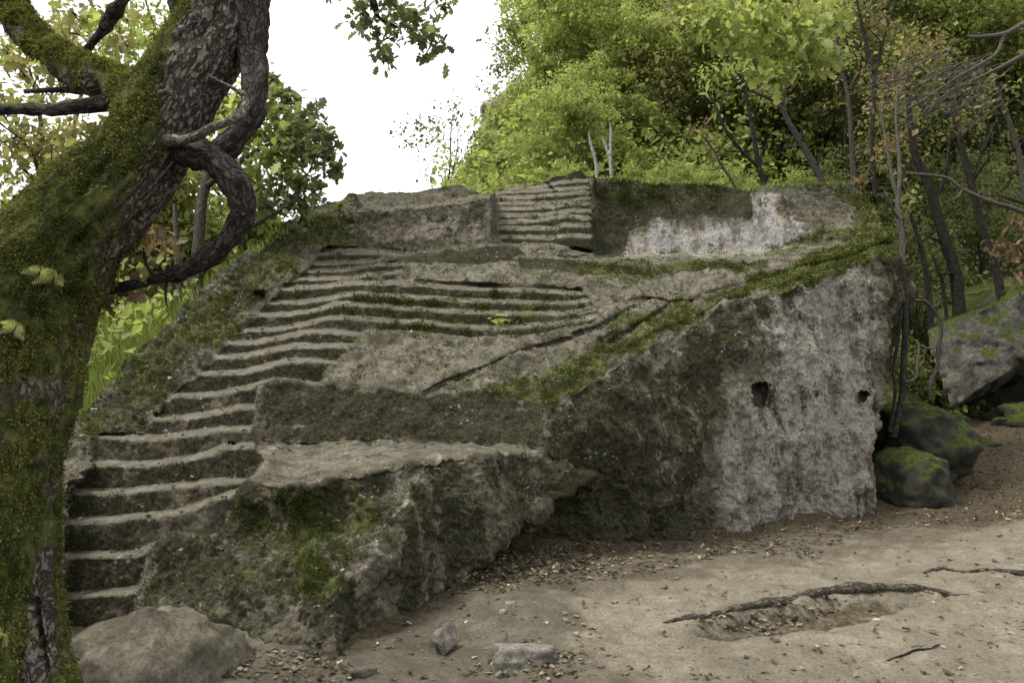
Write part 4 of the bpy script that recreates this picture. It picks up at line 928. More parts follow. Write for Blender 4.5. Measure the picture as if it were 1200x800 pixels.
# leaf sprays of the oak, each with its twigs
def spray(blobs, leaf, mat, seed, parent, tmpl=LEAF_OAKS, name='foliage', twigs=True, droop=.35, label=None, off=None):
    """blobs: (px, py, Y, radius px, leaves)"""
    rng = np.random.default_rng(seed); P = []; T = []; tw = []
    base = np.array(parent.location) if off is None else off
    for (a, b, Y, r, n) in blobs:
        c = P3(a, b, Y); R_ = r * Y / F; ns = max(2, n // 14); sub = ball(rng, ns, c, (R_, R_ * 1.1, R_ * .9), .45)
        i = rng.integers(0, ns, n); P.append(sub[i] + rng.normal(0, 1, (n, 3)) * min(.12, R_ * .3)); T.append(rng.normal(0, .15, ns)[i])
        if twigs:
            for s in sub[:max(2, ns // 2)]:
                m = (c + s) / 2 + rng.normal(0, .1, 3) * R_; tw.append(np.array([[*c, .006 + .002 * R_], [*m, .004], [*s, .002]]))
    P = np.concatenate(P) - base; T = np.concatenate(T)
    o = link(name, leaves(name, P, leaf, mat, rng, droop, tmpl, tint=T), parent)
    if label: o['label'] = label
    if twigs:
        for t in tw: t[:, :3] -= base
        link('twigs', wood('twigs', tw, M_BARKD, seg=4, step=.3), parent, kind='stuff')
    return o
spray([(430, 15, 4.8, 26, 60), (462, 8, 4.8, 30, 90), (455, 45, 4.85, 32, 90), (450, 72, 4.85, 16, 34), (498, 12, 4.85, 22, 46), (515, 50, 4.9, 22, 50), (480, 35, 4.9, 26, 60), (500, 68, 4.9, 9, 14), (525, 10, 4.9, 8, 12), (410, -10, 4.7, 30, 60)],
      .062, M_LEAF_OAK, 91, oak, label='grey green leaf spray hanging into the sky')
spray([(40, 100, 4.6, 55, 74), (90, 40, 4.9, 45, 80), (20, 160, 5.0, 60, 80), (120, 20, 5.2, 40, 55), (75, 105, 3.9, 28, 24), (30, 90, 3.8, 30, 18), (150, 55, 5.4, 30, 43), (180, 40, 5.0, 26, 37), (60, 190, 5.4, 45, 55), (105, 75, 4.4, 25, 31)],
      .068, M_LEAF_GOLD, 93, oak, label='yellowing leaves at the upper left')
spray([(85, 15, 4.6, 25, 24), (150, 25, 5.5, 30, 37), (175, 60, 5.2, 26, 37), (40, 10, 5.2, 30, 24), (10, 60, 5.2, 30, 31), (5, 240, 4.0, 14, 12), (130, 80, 5.0, 20, 24)],
      .07, M_LEAF_FRESH, 94, oak, label='fresh green leaves at the upper left')
spray([(160, 285, 3.9, 26, 40), (150, 330, 3.7, 20, 34), (205, 318, 3.5, 12, 14), (120, 345, 3.8, 18, 30), (185, 275, 4.2, 20, 30)], .07, M_LEAF_DRY, 95, oak, label='withered brown leaves on the curled branch')

# ---- trees behind the oak and left of the rock
def px_xy(px, Y): return (px - 600) / F * Y * 1.0
T0 = thing('oak_tree', (px_xy(235, 11.5), 11.5, float(gz(px_xy(235, 11.5), 11.5)) - .3), 'leafy oak behind the looping branch, its grey green leaf tips against the sky', 'tree')
sup = np.array(T0.location)
tr = px4([(232, 470, 11.5, 9), (232, 400, 11.5, 8.5), (230, 330, 11.5, 8), (233, 280, 11.5, 7), (240, 220, 11.6, 6), (262, 160, 11.8, 5), (300, 120, 12, 3)])
tr2 = px4([(230, 330, 11.5, 5), (250, 300, 11.4, 4), (290, 268, 11.2, 3), (340, 240, 11, 2)]); tr3 = px4([(240, 220, 11.6, 4), (280, 190, 11.2, 3), (330, 165, 11, 2), (380, 180, 10.8, 1.2)])
tr4 = px4([(222, 470, 11.5, 5), (215, 380, 11.5, 5), (208, 300, 11.5, 4), (205, 240, 11.6, 3)])
for t in (tr, tr2, tr3, tr4): t[:, :3] -= sup
link('trunk', wood('trunk', [tr, tr2, tr3, tr4], M_BARKF, seg=10, step=.2), T0)
spray([(290, 150, 11.5, 36, 260), (268, 120, 11.8, 26, 170), (255, 100, 11.6, 18, 100), (310, 120, 11.5, 28, 150), (330, 160, 11.3, 30, 170), (300, 200, 11.3, 34, 240), (335, 195, 11.2, 26, 130), (262, 150, 12, 24, 150)],
      .14, M_LEAF_FRESH, 97, T0, name='crown', twigs=False)
spray([(300, 140, 11.2, 40, 150), (330, 125, 11.3, 26, 110), (345, 170, 11.2, 26, 150), (310, 180, 11.3, 34, 120), (318, 95, 11.6, 12, 50)], .13, M_LEAF_MID, 96, T0, name='crown', twigs=False)
spray([(362, 150, 11, 22, 120), (382, 160, 10.8, 12, 60), (375, 185, 10.8, 18, 100), (388, 200, 10.8, 10, 50), (350, 215, 10.9, 20, 90), (340, 115, 11.2, 16, 70), (318, 90, 11.4, 10, 40), (345, 240, 11.1, 24, 90), (315, 232, 11.2, 20, 90), (372, 222, 10.9, 9, 26), (376, 238, 10.9, 6, 14), (360, 178, 11, 20, 90)],
      .14, M_LEAF_OAK, 98, T0, name='crown', label='grey green leaf tips seen against the sky')
specs = [
    ('light green tree with gaps of sky filling the loop of the curled branch', [(200, 240, 12.8, 36, 525), (240, 260, 12.8, 36, 575), (215, 290, 12.8, 34, 525), (165, 320, 12.8, 36, 650), (250, 300, 13, 30, 525), (140, 350, 12.5, 30, 525)], .12, M_LEAF_FRESH, (215, 13)),
    ('bushy bright green tree low between the oak trunk and the rock', [(130, 430, 12, 45, 1912), (180, 350, 13, 45, 1912), (150, 380, 12.5, 40, 1700), (230, 350, 13.5, 35, 1275), (120, 470, 11, 35, 1275), (210, 310, 13.5, 30, 892)], .14, M_LEAF_FRESH, (150, 14)),
    ('pale yellow leaved tree seen through the gap beside the oak trunk', [(170, 250, 12.5, 40, 977), (200, 220, 12.5, 34, 765), (150, 300, 12.5, 34, 765), (190, 290, 12.5, 30, 552)], .13, M_LEAF_GOLD, (185, 12.5)),
    ('green tree with open crown right of the curled branch', [(290, 240, 14, 36, 892), (300, 280, 14.5, 34, 1105), (255, 260, 14, 34, 892), (320, 265, 14.5, 22, 552), (270, 300, 15, 34, 1105), (235, 200, 14, 30, 637)], .125, M_LEAF_FRESH, (285, 14.5)),
    ('far tree with yellowish leaves at the left edge above the second stem', [(20, 190, 12, 50, 361), (60, 170, 12, 44, 361), (0, 130, 12, 50, 361), (90, 160, 12, 30, 206), (30, 60, 13, 60, 396), (110, 40, 13, 50, 326)], .125, M_LEAF_GOLD, (30, 12.5)),
    ('far green tree high behind the oak branches', [(150, 60, 14, 40, 258), (200, 70, 14, 40, 258), (180, 30, 14, 40, 206), (190, 120, 14, 30, 258), (60, 30, 14, 40, 137), (170, 0, 14, 40, 171), (220, 10, 14, 20, 51)], .125, M_LEAF_FRESH, (170, 14.5)),
    ('mid green tree low behind the left stem of the oak', [(10, 280, 13, 50, 892), (0, 380, 13, 60, 1275), (100, 400, 14, 40, 892)], .135, M_LEAF_FRESH, (20, 13)),
]
for i, (lab, bl, lf, mt, (bx, bY)) in enumerate(specs):
    x = px_xy(bx, bY); t = thing('leafy_tree', (x, bY, float(gz(x, bY)) - .3), lab, 'tree', 'trees left of the rock')
    c = np.array(t.location); rng = np.random.default_rng(400 + i); tubes = []; top = np.array([P3(b[0], b[1], b[2]) for b in bl])
    hub = top.mean(0); hub = np.array([c[0] + (hub[0] - c[0]) * .4, bY, max(c[2] + 1.0, c[2] + (hub[2] - c[2]) * .55)]); mid = (c + hub) / 2 + rng.normal(0, .15, 3)
    tubes.append(np.array([[0, 0, 0, .13], [*(mid - c), .11], [*(hub - c), .08]]))
    for q in top: m = (hub + q) / 2 + rng.normal(0, .2, 3); tubes.append(np.array([[*(hub - c), .06], [*(m - c), .04], [*(q - c), .015]]))
    link('trunk', wood('trunk', tubes, M_BARKF, seg=7, step=.2), t)
    spray(bl, lf, mt, 500 + i, t, tmpl=LEAF_OVATE, name='crown', twigs=False)

# ------------------------------------------------------------------ the wooded slope behind
XY = lambda px, Y: (px_xy(px, Y), Y)
G_FRONT = 'slender trees standing just behind the rock'
def front_tree(label, tubes, mat, crown, leafmat, seed, leaf=.12):
    tb = [px4(t) for t in tubes]; b0 = tb[0][0, :3].copy()
    for q in tb: q[:, :3] -= b0
    rg = np.random.default_rng(seed); extra = []
    for q in list(tb):            # side twigs
        for k in range(5):
            i = rg.integers(1, len(q)); d = rg.normal(0, 1, 3) * [1, .6, .5] + [0, 0, .6]; l = rg.uniform(.4, 1.1); r0 = max(.006, q[i, 3] * .4)
            extra.append(np.array([[*q[i, :3], r0], [*(q[i, :3] + d * l * .3 + rg.normal(0, .04, 3)), r0 * .7], [*(q[i, :3] + d * l * .6), r0 * .3]]))
    t = thing('slender_tree', b0, label, 'tree', G_FRONT); link('trunk', wood('trunk', tb + extra, mat, seg=8, step=.12, rough=.0, seed=seed), t)
    if crown: spray(crown, leaf, leafmat, seed + 1, t, tmpl=LEAF_OVATE, name='crown', twigs=False)
Y = 16.9
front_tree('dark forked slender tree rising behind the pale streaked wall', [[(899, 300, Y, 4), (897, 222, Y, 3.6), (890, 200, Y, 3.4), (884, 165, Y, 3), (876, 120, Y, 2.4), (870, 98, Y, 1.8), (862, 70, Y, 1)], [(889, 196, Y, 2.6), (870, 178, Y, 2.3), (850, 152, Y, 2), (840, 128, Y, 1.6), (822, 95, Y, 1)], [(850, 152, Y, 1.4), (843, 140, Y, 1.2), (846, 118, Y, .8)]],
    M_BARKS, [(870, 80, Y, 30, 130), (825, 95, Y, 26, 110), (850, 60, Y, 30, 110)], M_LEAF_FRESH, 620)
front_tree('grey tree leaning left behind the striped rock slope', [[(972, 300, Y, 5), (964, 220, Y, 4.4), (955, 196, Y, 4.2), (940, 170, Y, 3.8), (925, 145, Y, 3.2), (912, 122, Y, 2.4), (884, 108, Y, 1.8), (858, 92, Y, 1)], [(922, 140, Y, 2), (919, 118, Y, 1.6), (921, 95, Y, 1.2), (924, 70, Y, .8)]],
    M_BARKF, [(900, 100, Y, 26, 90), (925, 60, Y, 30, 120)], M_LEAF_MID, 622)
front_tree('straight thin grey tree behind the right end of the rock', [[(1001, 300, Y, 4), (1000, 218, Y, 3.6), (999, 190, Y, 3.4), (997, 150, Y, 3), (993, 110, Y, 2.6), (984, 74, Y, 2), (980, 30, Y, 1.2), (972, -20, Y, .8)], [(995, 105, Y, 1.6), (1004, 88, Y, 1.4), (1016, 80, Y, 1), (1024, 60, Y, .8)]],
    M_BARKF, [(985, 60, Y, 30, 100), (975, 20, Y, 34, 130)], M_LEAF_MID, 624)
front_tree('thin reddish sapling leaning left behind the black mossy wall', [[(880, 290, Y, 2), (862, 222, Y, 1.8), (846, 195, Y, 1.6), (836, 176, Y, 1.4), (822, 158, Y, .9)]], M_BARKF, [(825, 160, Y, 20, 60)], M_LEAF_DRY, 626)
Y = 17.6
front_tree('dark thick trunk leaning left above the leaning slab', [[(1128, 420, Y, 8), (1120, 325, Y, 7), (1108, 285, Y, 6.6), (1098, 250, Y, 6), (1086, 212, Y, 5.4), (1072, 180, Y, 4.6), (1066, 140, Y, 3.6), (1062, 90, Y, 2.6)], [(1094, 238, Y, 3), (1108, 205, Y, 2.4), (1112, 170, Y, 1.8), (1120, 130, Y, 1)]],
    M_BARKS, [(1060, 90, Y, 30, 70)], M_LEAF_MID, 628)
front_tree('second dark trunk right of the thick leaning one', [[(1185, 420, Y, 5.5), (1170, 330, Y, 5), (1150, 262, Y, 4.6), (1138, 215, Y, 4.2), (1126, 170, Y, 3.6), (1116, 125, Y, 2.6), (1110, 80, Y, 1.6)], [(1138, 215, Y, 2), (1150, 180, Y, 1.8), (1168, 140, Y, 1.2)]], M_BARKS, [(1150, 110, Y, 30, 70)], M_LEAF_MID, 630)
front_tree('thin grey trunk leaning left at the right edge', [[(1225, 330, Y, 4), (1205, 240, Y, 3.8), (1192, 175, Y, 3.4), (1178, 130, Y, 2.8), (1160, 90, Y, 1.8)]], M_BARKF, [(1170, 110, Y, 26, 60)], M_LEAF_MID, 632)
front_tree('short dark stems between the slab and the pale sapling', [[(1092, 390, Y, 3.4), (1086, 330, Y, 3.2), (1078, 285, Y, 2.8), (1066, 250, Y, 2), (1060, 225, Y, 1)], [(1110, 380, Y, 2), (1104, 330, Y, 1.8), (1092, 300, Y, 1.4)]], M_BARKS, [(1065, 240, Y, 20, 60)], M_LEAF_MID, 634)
front_tree('slim trunks crossing high above the striped slope', [[(1025, 230, 17.9, 3), (1022, 160, 17.9, 2.8), (1024, 90, 17.9, 2.4), (1012, 40, 17.9, 2), (1002, -10, 17.9, 1.6)], [(1023, 100, 17.9, 2), (1034, 50, 17.9, 1.8), (1050, 0, 17.9, 1.2)], [(1012, 80, 17.9, 1.5), (1003, 66, 17.9, 1.3), (996, 62, 17.9, 1)]], M_BARKS, [(1030, 30, 17.9, 30, 80)], M_LEAF_DRY, 636)

G_WOOD = 'trees of the dense wood on the steep slope'
protos = {}
def proto(key, mat, bark, seed, h, r, nc, per, leaf, cr, fork=1, lo=.2, tr_=.09, bare=0):
    protos[key] = (mat, bark, seed, h, r, nc, per, leaf, cr, fork, lo, tr_, bare)
proto('fresh', M_LEAF_FRESH, M_BARKF, 701, 7.5, 3.0, 230, 74, .16, .56)
proto('fresh2', M_LEAF_FRESH, M_BARKF, 702, 6.5, 2.8, 220, 74, .16, .58, 2, .12)
proto('mid', M_LEAF_MID, M_BARKF, 703, 8.5, 3.0, 170, 66, .16, .56)
proto('mid2', M_LEAF_MID, M_BARKS, 704, 7.0, 2.6, 140, 64, .15, .55, 2, .15)
proto('dark', M_LEAF_DARK, M_BARKS, 705, 8.5, 2.8, 120, 60, .15, .55, 2, .15)
proto('gold', M_LEAF_GOLD, M_BARKF, 706, 6.5, 2.2, 110, 50, .13, .6, 1, .25, .07)
made = {}
def place(key, px, Y, sc=1.0, label=None, rz=None, dx=0):
    x, y = XY(px, Y); z = float(gz(x, y)) - .3; rr = random.Random(int(px * 31 + Y * 7)); rz = rr.uniform(0, 6.28) if rz is None else rz
    tone = {'airy': 'grey green', 'fresh': 'bright green', 'mid': 'mid green', 'dark': 'dark green', 'gold': 'yellowing'}[key.rstrip('2')]
    row = 'low first row' if Y < 21.3 else 'second row' if Y < 24.5 else 'middle row' if Y < 29 else 'back row' if Y < 38 else 'farthest row'
    mark = next(w for lim, w in ((578, 'at the left end of the slope'), (612, 'below the far cliff'), (650, 'above the upper staircase'), (685, 'above the rounded outcrop'), (725, 'behind the white birch stems'), (775, 'above the black mossy wall'),
                (835, 'above the pale streaked wall'), (875, 'behind the reddish sapling'), (915, 'behind the dark forked tree'), (965, 'behind the grey leaning tree'), (1020, 'behind the straight thin tree'), (1065, 'behind the pale sapling'),
                (1100, 'above the mossy boulders'), (1130, 'behind the dark leaning trunk'), (1180, 'above the leaning slab'), (9999, 'at the right edge')) if px < lim)
    lab = label or f'{tone} {"forked" if key[-1] == "2" else "single"} tree {mark}, {row}'
    if key not in made:
        mat, bark, seed, h, r, nc, per, leaf, cr, fork, lo, tr_, bare = protos[key]
        made[key] = bg_tree('leafy_tree', x, y, h, r, seed, mat, bark, lab, nc, per, leaf, (0, 0), lo, tr_, G_WOOD, fork, bare=bare, clump_r=cr, wig=.35, z=0.0)
        made[key].location = (x, y, z); made[key].rotation_euler[2] = rz; made[key].scale = (sc, sc, sc); return made[key]
    o = copy_thing(made[key], (x, y, z), rz, sc, lab); return o
proto('airy', M_LEAF_OAK, M_BARKF, 711, 8.5, 2.6, 120, 46, .13, .6, 1, .3, .07)  # grey-green oak leaf colour, also standing in for distance haze
place('airy', 652, 33, 1.15, 'tall airy tree whose top stands against the white sky right of the cliff')
place('fresh', 690, 30, .95, 'round bright green tree below the far cliff')
wood_list = [('fresh', 640, 27, .5), ('fresh2', 672, 23, .5), ('fresh', 715, 25, .75), ('fresh2', 730, 23.5, .5), ('fresh', 760, 27, 1.0), ('mid', 720, 32, 1.1),
             ('fresh2', 690, 22, .5), ('fresh', 790, 23.5, .6), ('fresh2', 830, 24, .5), ('mid', 800, 30, 1.1), ('fresh', 850, 26, 1.05), ('fresh', 880, 23.5, .62), ('gold', 820, 23.5, .8), ('mid2', 930, 23, .8),
             ('mid', 900, 31, 1.15), ('fresh', 940, 26, 1.1), ('mid2', 980, 23, .9), ('gold', 1010, 22, .95), ('mid', 1000, 29, 1.2), ('mid2', 1050, 25, 1.0), ('dark', 1040, 23, .75), ('mid', 1090, 25, .85),
             ('gold', 1075, 27, 1.1), ('mid', 1110, 31, 1.25), ('fresh', 1150, 25, .8), ('mid2', 1160, 28, 1.2), ('mid', 1200, 26, 1.0), ('mid', 1230, 31, 1.3), ('mid2', 1240, 24, 1.0), ('fresh2', 690, 40, .8),
             ('mid', 735, 42, 1.1), ('fresh', 760, 42, 1.3), ('mid', 830, 42, 1.3), ('fresh', 900, 44, 1.4), ('mid', 980, 42, 1.5), ('mid', 1060, 40, 1.5), ('mid', 1140, 42, 1.6), ('dark', 1210, 40, 1.6),
             ('fresh2', 628, 22, .3), ('fresh2', 660, 20, .3), ('dark', 1075, 19.5, .42), ('dark', 1010, 19, .45), ('fresh', 556, 32, .14), ('fresh2', 570, 33, .18), ('fresh', 584, 34, .2), ('fresh2', 598, 35, .22), ('fresh', 625, 36, .4), ('mid2', 548, 31, .10), ('gold', 562, 31, .16), ('dark', 1165, 21.5, .45)]
wood_list += [('fresh2', px, 19.6 + (i % 3) * .5, .24 + .05 * (i % 2)) for i, px in enumerate((705, 745, 800, 850, 895, 940, 990))]
for key, px, Y, sc in wood_list: place(key, px, Y, sc)
# the bright overhanging sprays at the top, nearer than the wood
x, y = XY(880, 13.5)
t = thing('overhanging_tree', (px_xy(1290, 14.5), 14.5, float(gz(px_xy(1290, 14.5), 14.5)) - .3), 'near tree at the right whose vivid green sprays hang in from the top edge', 'tree')
c = np.array(t.location); k = P3(1240, -200, 14.0); e = P3(900, -60, 13.5); e2 = P3(880, 20, 13.3)
link('trunk', wood('trunk', [np.array([[0, 0, 0, .16], [*((k - c) * .5 + [.2, 0, 0]), .13], [*(k - c), .1]]), np.array([[*(k - c), .09], [*((k + e) / 2 - c + [0, 0, .3]), .06], [*(e - c), .03], [*(e2 - c), .012]])], M_BARKF, seg=10, step=.2), t)
spray([(890, 20, 13.4, 55, 420), (930, 45, 13.4, 45, 330), (860, 40, 13.4, 30, 160), (950, 70, 13.4, 25, 120), (820, 10, 13.5, 40, 200), (905, 78, 13.4, 26, 110), (980, 20, 13.5, 30, 120)], .17, M_LEAF_FRESH, 801, t, tmpl=LEAF_OAKS, name='crown', twigs=False, droop=.8)
# white stems
for i, (a, b, lab) in enumerate([(698, 690, 'left one of the white birch stems on the slope'), (717, 712, 'right forked white birch stem on the slope')]):
    Y = 16.3; b0 = P3(a + 2, 215, Y); t = thing('birch_stem', b0, lab, 'tree', 'white birch stems above the rock')
    pts = px4([(a + 2, 222, Y, 2.2), (a, 190, Y, 2), (b + 2, 168, Y, 1.7), (b, 155, Y, .9)]) if i == 0 else px4([(a + 1, 225, Y, 2), (a - 2, 185, Y, 2), (a - 1, 158, Y, 1.6), (a - 2, 144, Y, .9)])
    tb = [pts] + ([px4([(a - 1, 188, Y, 2.2), (a - 8, 170, Y, 1.8), (a - 11, 160, Y, 1)])] if i else [])
    for q in tb: q[:, :3] -= b0
    link('trunk', wood('trunk', tb, M_BARKP, seg=8, step=.1), t)
# lacy little tree against the sky, left of the slope
x, y = XY(520, 30); t = bg_tree('lacy_tree', x, y, 4.2, 1.9, 901, M_LEAF_OAK, M_BARKS, 'small lacy bare tree against the sky left of the green slope', 60, 16, .13, (0.05, 0), .35, .05, None, 2, clump_r=.45, z=float(P3(520, 232, 30)[2]) - .2)
# far cliff
me, loc = block8('cliff', [P3(553, 230, 52), P3(660, 230, 52), P3(650, 100, 54), P3(567, 126, 53), P3(562, 230, 66), P3(680, 230, 70), P3(680, 100, 70), P3(580, 112, 66)], 40, .5, 43, M_CLIFF, .12)
thing('cliff', loc, 'far grey rock cliff rising above the green slope', 'cliff', None, me)

# thin pale sapling, dead branches, vines at the right end of the rock
def stick(name, tubes_px, mat, label, cat, group=None, seg=7, step=.05, rough=0.0, seed=1):
    tb = [px4(t) for t in tubes_px]; b0 = tb[0][0, :3].copy()
    for q in tb: q[:, :3] -= b0
    return thing(name, b0, label, cat, group, wood(name, tb, mat, seg=seg, step=step, rough=rough, seed=seed))
Y = 14.6
stick('pale_sapling', [[(1058, 345, Y, 4.2), (1057, 310, Y, 3.8), (1057, 280, Y, 3.4), (1053, 255, Y, 3.2), (1052, 235, Y, 3), (1054, 205, Y, 2.6), (1053, 175, Y, 2), (1050, 140, Y, 1.5), (1052, 95, Y, .8)],
    [(1052, 232, Y, 2.4), (1047, 215, Y, 2.2), (1043, 195, Y, 2), (1038, 165, Y, 1.6), (1030, 120, Y, 1)], [(1054, 258, Y, 1.8), (1046, 245, Y - .1, 1.6), (1040, 232, Y - .2, 1.5), (1036, 222, Y - .2, 1)], [(1043, 228, Y, 1.2), (1033, 227, Y, 1), (1025, 231, Y, .8)],
    [(1056, 270, Y, 1), (1061, 260, Y, .8), (1066, 250, Y, .5)]], M_DEAD, 'thin pale forked sapling growing beside the right end of the rock', 'tree')
stick('dead_branch', [[(1235, 268, 15.2, 3), (1195, 247, 15.2, 2.8), (1160, 236, 15.2, 2.6), (1128, 222, 15.2, 2.4), (1110, 209, 15.2, 2.2), (1085, 205, 15.2, 2), (1060, 203, 15.2, 1.6)], [(1128, 222, 15.2, 1.2), (1120, 232, 15, 1), (1108, 236, 15, .6)]],
    M_DEAD, 'long pale dead branch crossing the dark wood at the right', 'branch')
stick('dead_branch', [[(1230, 15, 15, 4), (1200, 28, 15, 3.6), (1176, 40, 15, 3.2), (1140, 44, 15, 2.6), (1132, 42, 15, 2)], [(1176, 40, 15, 2.8), (1168, 62, 15, 2.4), (1150, 75, 15, 2.2), (1120, 92, 15, 1.6), (1080, 118, 15, 1.2), (1040, 140, 15, .7)],
    [(1150, 75, 15, 1.4), (1136, 98, 15, 1.2), (1105, 118, 15, 1), (1060, 138, 15, .6)]], M_DEAD, 'curved grey dead branch coming in at the upper right corner', 'branch')
rng = np.random.default_rng(77); tw = []
for i in range(80):
    a, b = rng.uniform(1060, 1190), rng.uniform(60, 125); l = rng.uniform(30, 80); an = rng.uniform(2.5, 3.0); Yy = 15.4 + rng.uniform(-.5, .5)
    tw.append([(a, b, Yy, .9), (a + l * .5 * math.cos(an), b + l * .5 * math.sin(an) + rng.uniform(-4, 4), Yy, .65), (a + l * math.cos(an), b + l * math.sin(an) + rng.uniform(-2, 12), Yy, .3)])
tw.insert(0, [(1240, 40, 15.4, 4), (1190, 70, 15.4, 3), (1150, 90, 15.4, 2.2), (1110, 110, 15.4, 1.5), (1060, 150, 15.4, .8)])
dead = stick('dead_brush', tw, M_DEAD, 'tangle of fine bare grey twigs in the upper right wood', 'branch')
spray([(1040, 110, 15.6, 34, 70), (1075, 60, 15.6, 40, 70), (1040, 170, 15.3, 22, 60), (1050, 205, 15, 12, 24), (1120, 60, 15.8, 40, 50), (1010, 200, 15.6, 14, 36), (1000, 90, 15.8, 30, 40), (1150, 130, 15.8, 34, 50)], .11, M_LEAF_DRY, 811, dead, tmpl=LEAF_SIMPLE, name='dry_leaves', twigs=False, droop=1.2, off=np.array(dead.location))
b_ = thing('dry_bush', P3(1215, 350, 13.2), 'bush with withered brown leaves at the right edge', 'bush')
spray([(1190, 290, 13.2, 22, 110), (1205, 270, 13.2, 22, 90), (1200, 320, 13.2, 20, 70), (1175, 285, 13.2, 12, 40)], .11, M_LEAF_DRY, 812, b_, tmpl=LEAF_OAKS, name='leaves', droop=1.0)
link('stem', wood('stem', [np.array([[0, 0, -1.6, .03], [.05, 0, -.5, .025], [-.1, 0, .6, .015], [-.3, 0, 1.1, .008]])], M_BARKF, seg=6), b_)
stick('vine', [[(1060, 345, 12.2, 3.5), (1061, 380, 12.0, 3.6), (1059, 420, 11.9, 3.6), (1057, 460, 11.8, 3.5), (1052, 490, 11.7, 3.8), (1046, 512, 11.7, 4.5)]], M_BARKS, 'thick dark hanging vine beside the right end of the rock, the straighter one', 'vine', 'dark vines hanging at the right end of the rock', seg=10)
stick('vine', [[(1056, 360, 11.9, 2), (1053, 395, 11.8, 2), (1047, 430, 11.7, 2), (1049, 455, 11.6, 2), (1046, 485, 11.6, 2), (1042, 505, 11.6, 2.4)]], M_BARKS, 'thinner wavy dark vine closest to the rock face', 'vine', 'dark vines hanging at the right end of the rock', seg=8)
Y = 16
stick('bare_root', [[(1062, 448, Y, 1), (1073, 442, Y, 1.5), (1075, 425, Y, 1.6), (1077, 408, Y, 1.5), (1075, 400, Y, 1.3)], [(1077, 404, Y, 1.2), (1086, 408, Y, 1.4), (1097, 407, Y, 1.2)]], M_DEAD, 'thin pale crooked root hanging over the bank at the right', 'root')
stick('bare_root', [[(1068, 352, Y, 1.8), (1084, 353, Y, 2), (1091, 360, Y, 2.2), (1099, 358, Y, 2), (1101, 350, Y, 1.6)], [(1091, 360, Y, 2), (1100, 372, Y, 2.4), (1103, 388, Y, 2.4), (1100, 405, Y, 2.4), (1098, 430, Y, 2.2), (1090, 450, Y, 2.4), (1091, 468, Y, 2.2)]], M_BARKF, 'knotted root climbing down the bank beside the leaning slab', 'root')

# ------------------------------------------------------------------ path details: roots, sticks, leaf litter, grass
def root_obj(pts, label, mat=M_BARKF, mfac=0):
    a = np.array(pts, float); g = on_ground(a[:, 0], a[:, 1]); a[:, 2] *= .68; r = a[:, 2] * g[:, 1] / F; g[:, 2] += a[:, 3] * r if a.shape[1] > 3 else 0
    t = np.concatenate([g, r[:, None]], 1); b0 = g[0].copy(); t[:, :3] -= b0
    return thing('exposed_root', b0, label, 'root', None, wood('exposed_root', [t], mat, seg=24, step=.03, rough=.006, seed=5, mossf=lambda V, D: V[:, 0] * 0))
M_ROOT = bark_material('dusty_root', .0, (.045, .037, .027), (.12, .104, .08), 1.2)
root_obj([(778, 732, 2, 0), (800, 727, 4, .2), (830, 725, 5, .3), (872, 716, 6.5, .35), (915, 707, 7, .4), (958, 699, 7.5, .4), (1000, 694, 8, .4), (1050, 692, 6.5, .4), (1090, 693, 5, .3), (1118, 697, 2.5, .1), (1135, 698, 1.5, -.2)], 'long exposed root running across the sandy path above a dark hollow', M_ROOT)
root_obj([(1082, 672, 2, 0), (1095, 669, 3.5, .2), (1115, 669, 3.5, .2), (1130, 671, 3.5, .2), (1150, 669, 4, .2), (1175, 671, 4, .2), (1215, 674, 4, .2)], 'shorter exposed root crossing the path at the right edge', M_ROOT)
root_obj([(1040, 776, 1.4, .8), (1062, 770, 1.8, .9), (1075, 766, 1.8, .9), (1090, 761, 1.6, .9), (1101, 755, 1.2, .9)], 'thin black stick lying on the sandy path', M_BARKS)
bpy.data.objects[-1] if False else None
for o in COL.objects:
    if o.get('label') == 'thin black stick lying on the sandy path': o.name = 'fallen_stick'; o['category'] = 'stick'

rng = np.random.default_rng(15)
def scatter_px(n, poly, dens=None):
    xs = [p[0] for p in poly]; ys = [p[1] for p in poly]; a = rng.uniform(min(xs), max(xs), n * 3); b = rng.uniform(min(ys), max(ys), n * 3); k = inside(poly, a, b); return a[k][:n], b[k][:n]
Ls = []
for poly, n in (([(640, 640), (800, 628), (1020, 603), (1200, 590), (1200, 610), (1000, 625), (960, 655), (850, 650), (770, 672), (640, 688), (520, 700), (560, 662)], 1500),
                ([(380, 765), (560, 660), (1200, 600), (1200, 800), (300, 800)], 330), ([(1100, 500), (1200, 500), (1200, 595), (1030, 598)], 900), ([(800, 730), (960, 705), (1000, 715), (900, 745)], 160), ([(540, 650), (700, 640), (700, 665), (560, 690)], 500)):
    a, b = scatter_px(n, poly); Ls.append(on_ground(a, b))
Pt = np.concatenate(Ls); Pt[:, 2] += .008
def flat_leaves(name, pts, size, mat, rng, seed, **k):
    n = len(pts); a = rng.uniform(0, 6.28, n); d = np.stack([np.cos(a), np.sin(a), rng.normal(0, .25, n)], -1); up_ = np.stack([rng.normal(0, .3, n), rng.normal(0, .3, n), np.ones(n)], -1)
    s = np.cross(up_, d); s /= np.linalg.norm(s, axis=1, keepdims=True); w = np.cross(d, s); tv = LEAF_OAKS[0]; sz = size * rng.uniform(.5, 1.3, n)
    V = pts[:, None] + (d[:, None] * tv[None, :, 0:1] + s[:, None] * tv[None, :, 1:2] + w[:, None] * np.abs(tv[None, :, 2:3]) * 2) * sz[:, None, None]
    return np_mesh(name, V.reshape(-1, 3), np.arange(n * 14).reshape(n, 14), mat, False, {'tint': np.repeat(rng.uniform(0, 1, n) ** 1.5, 14)})
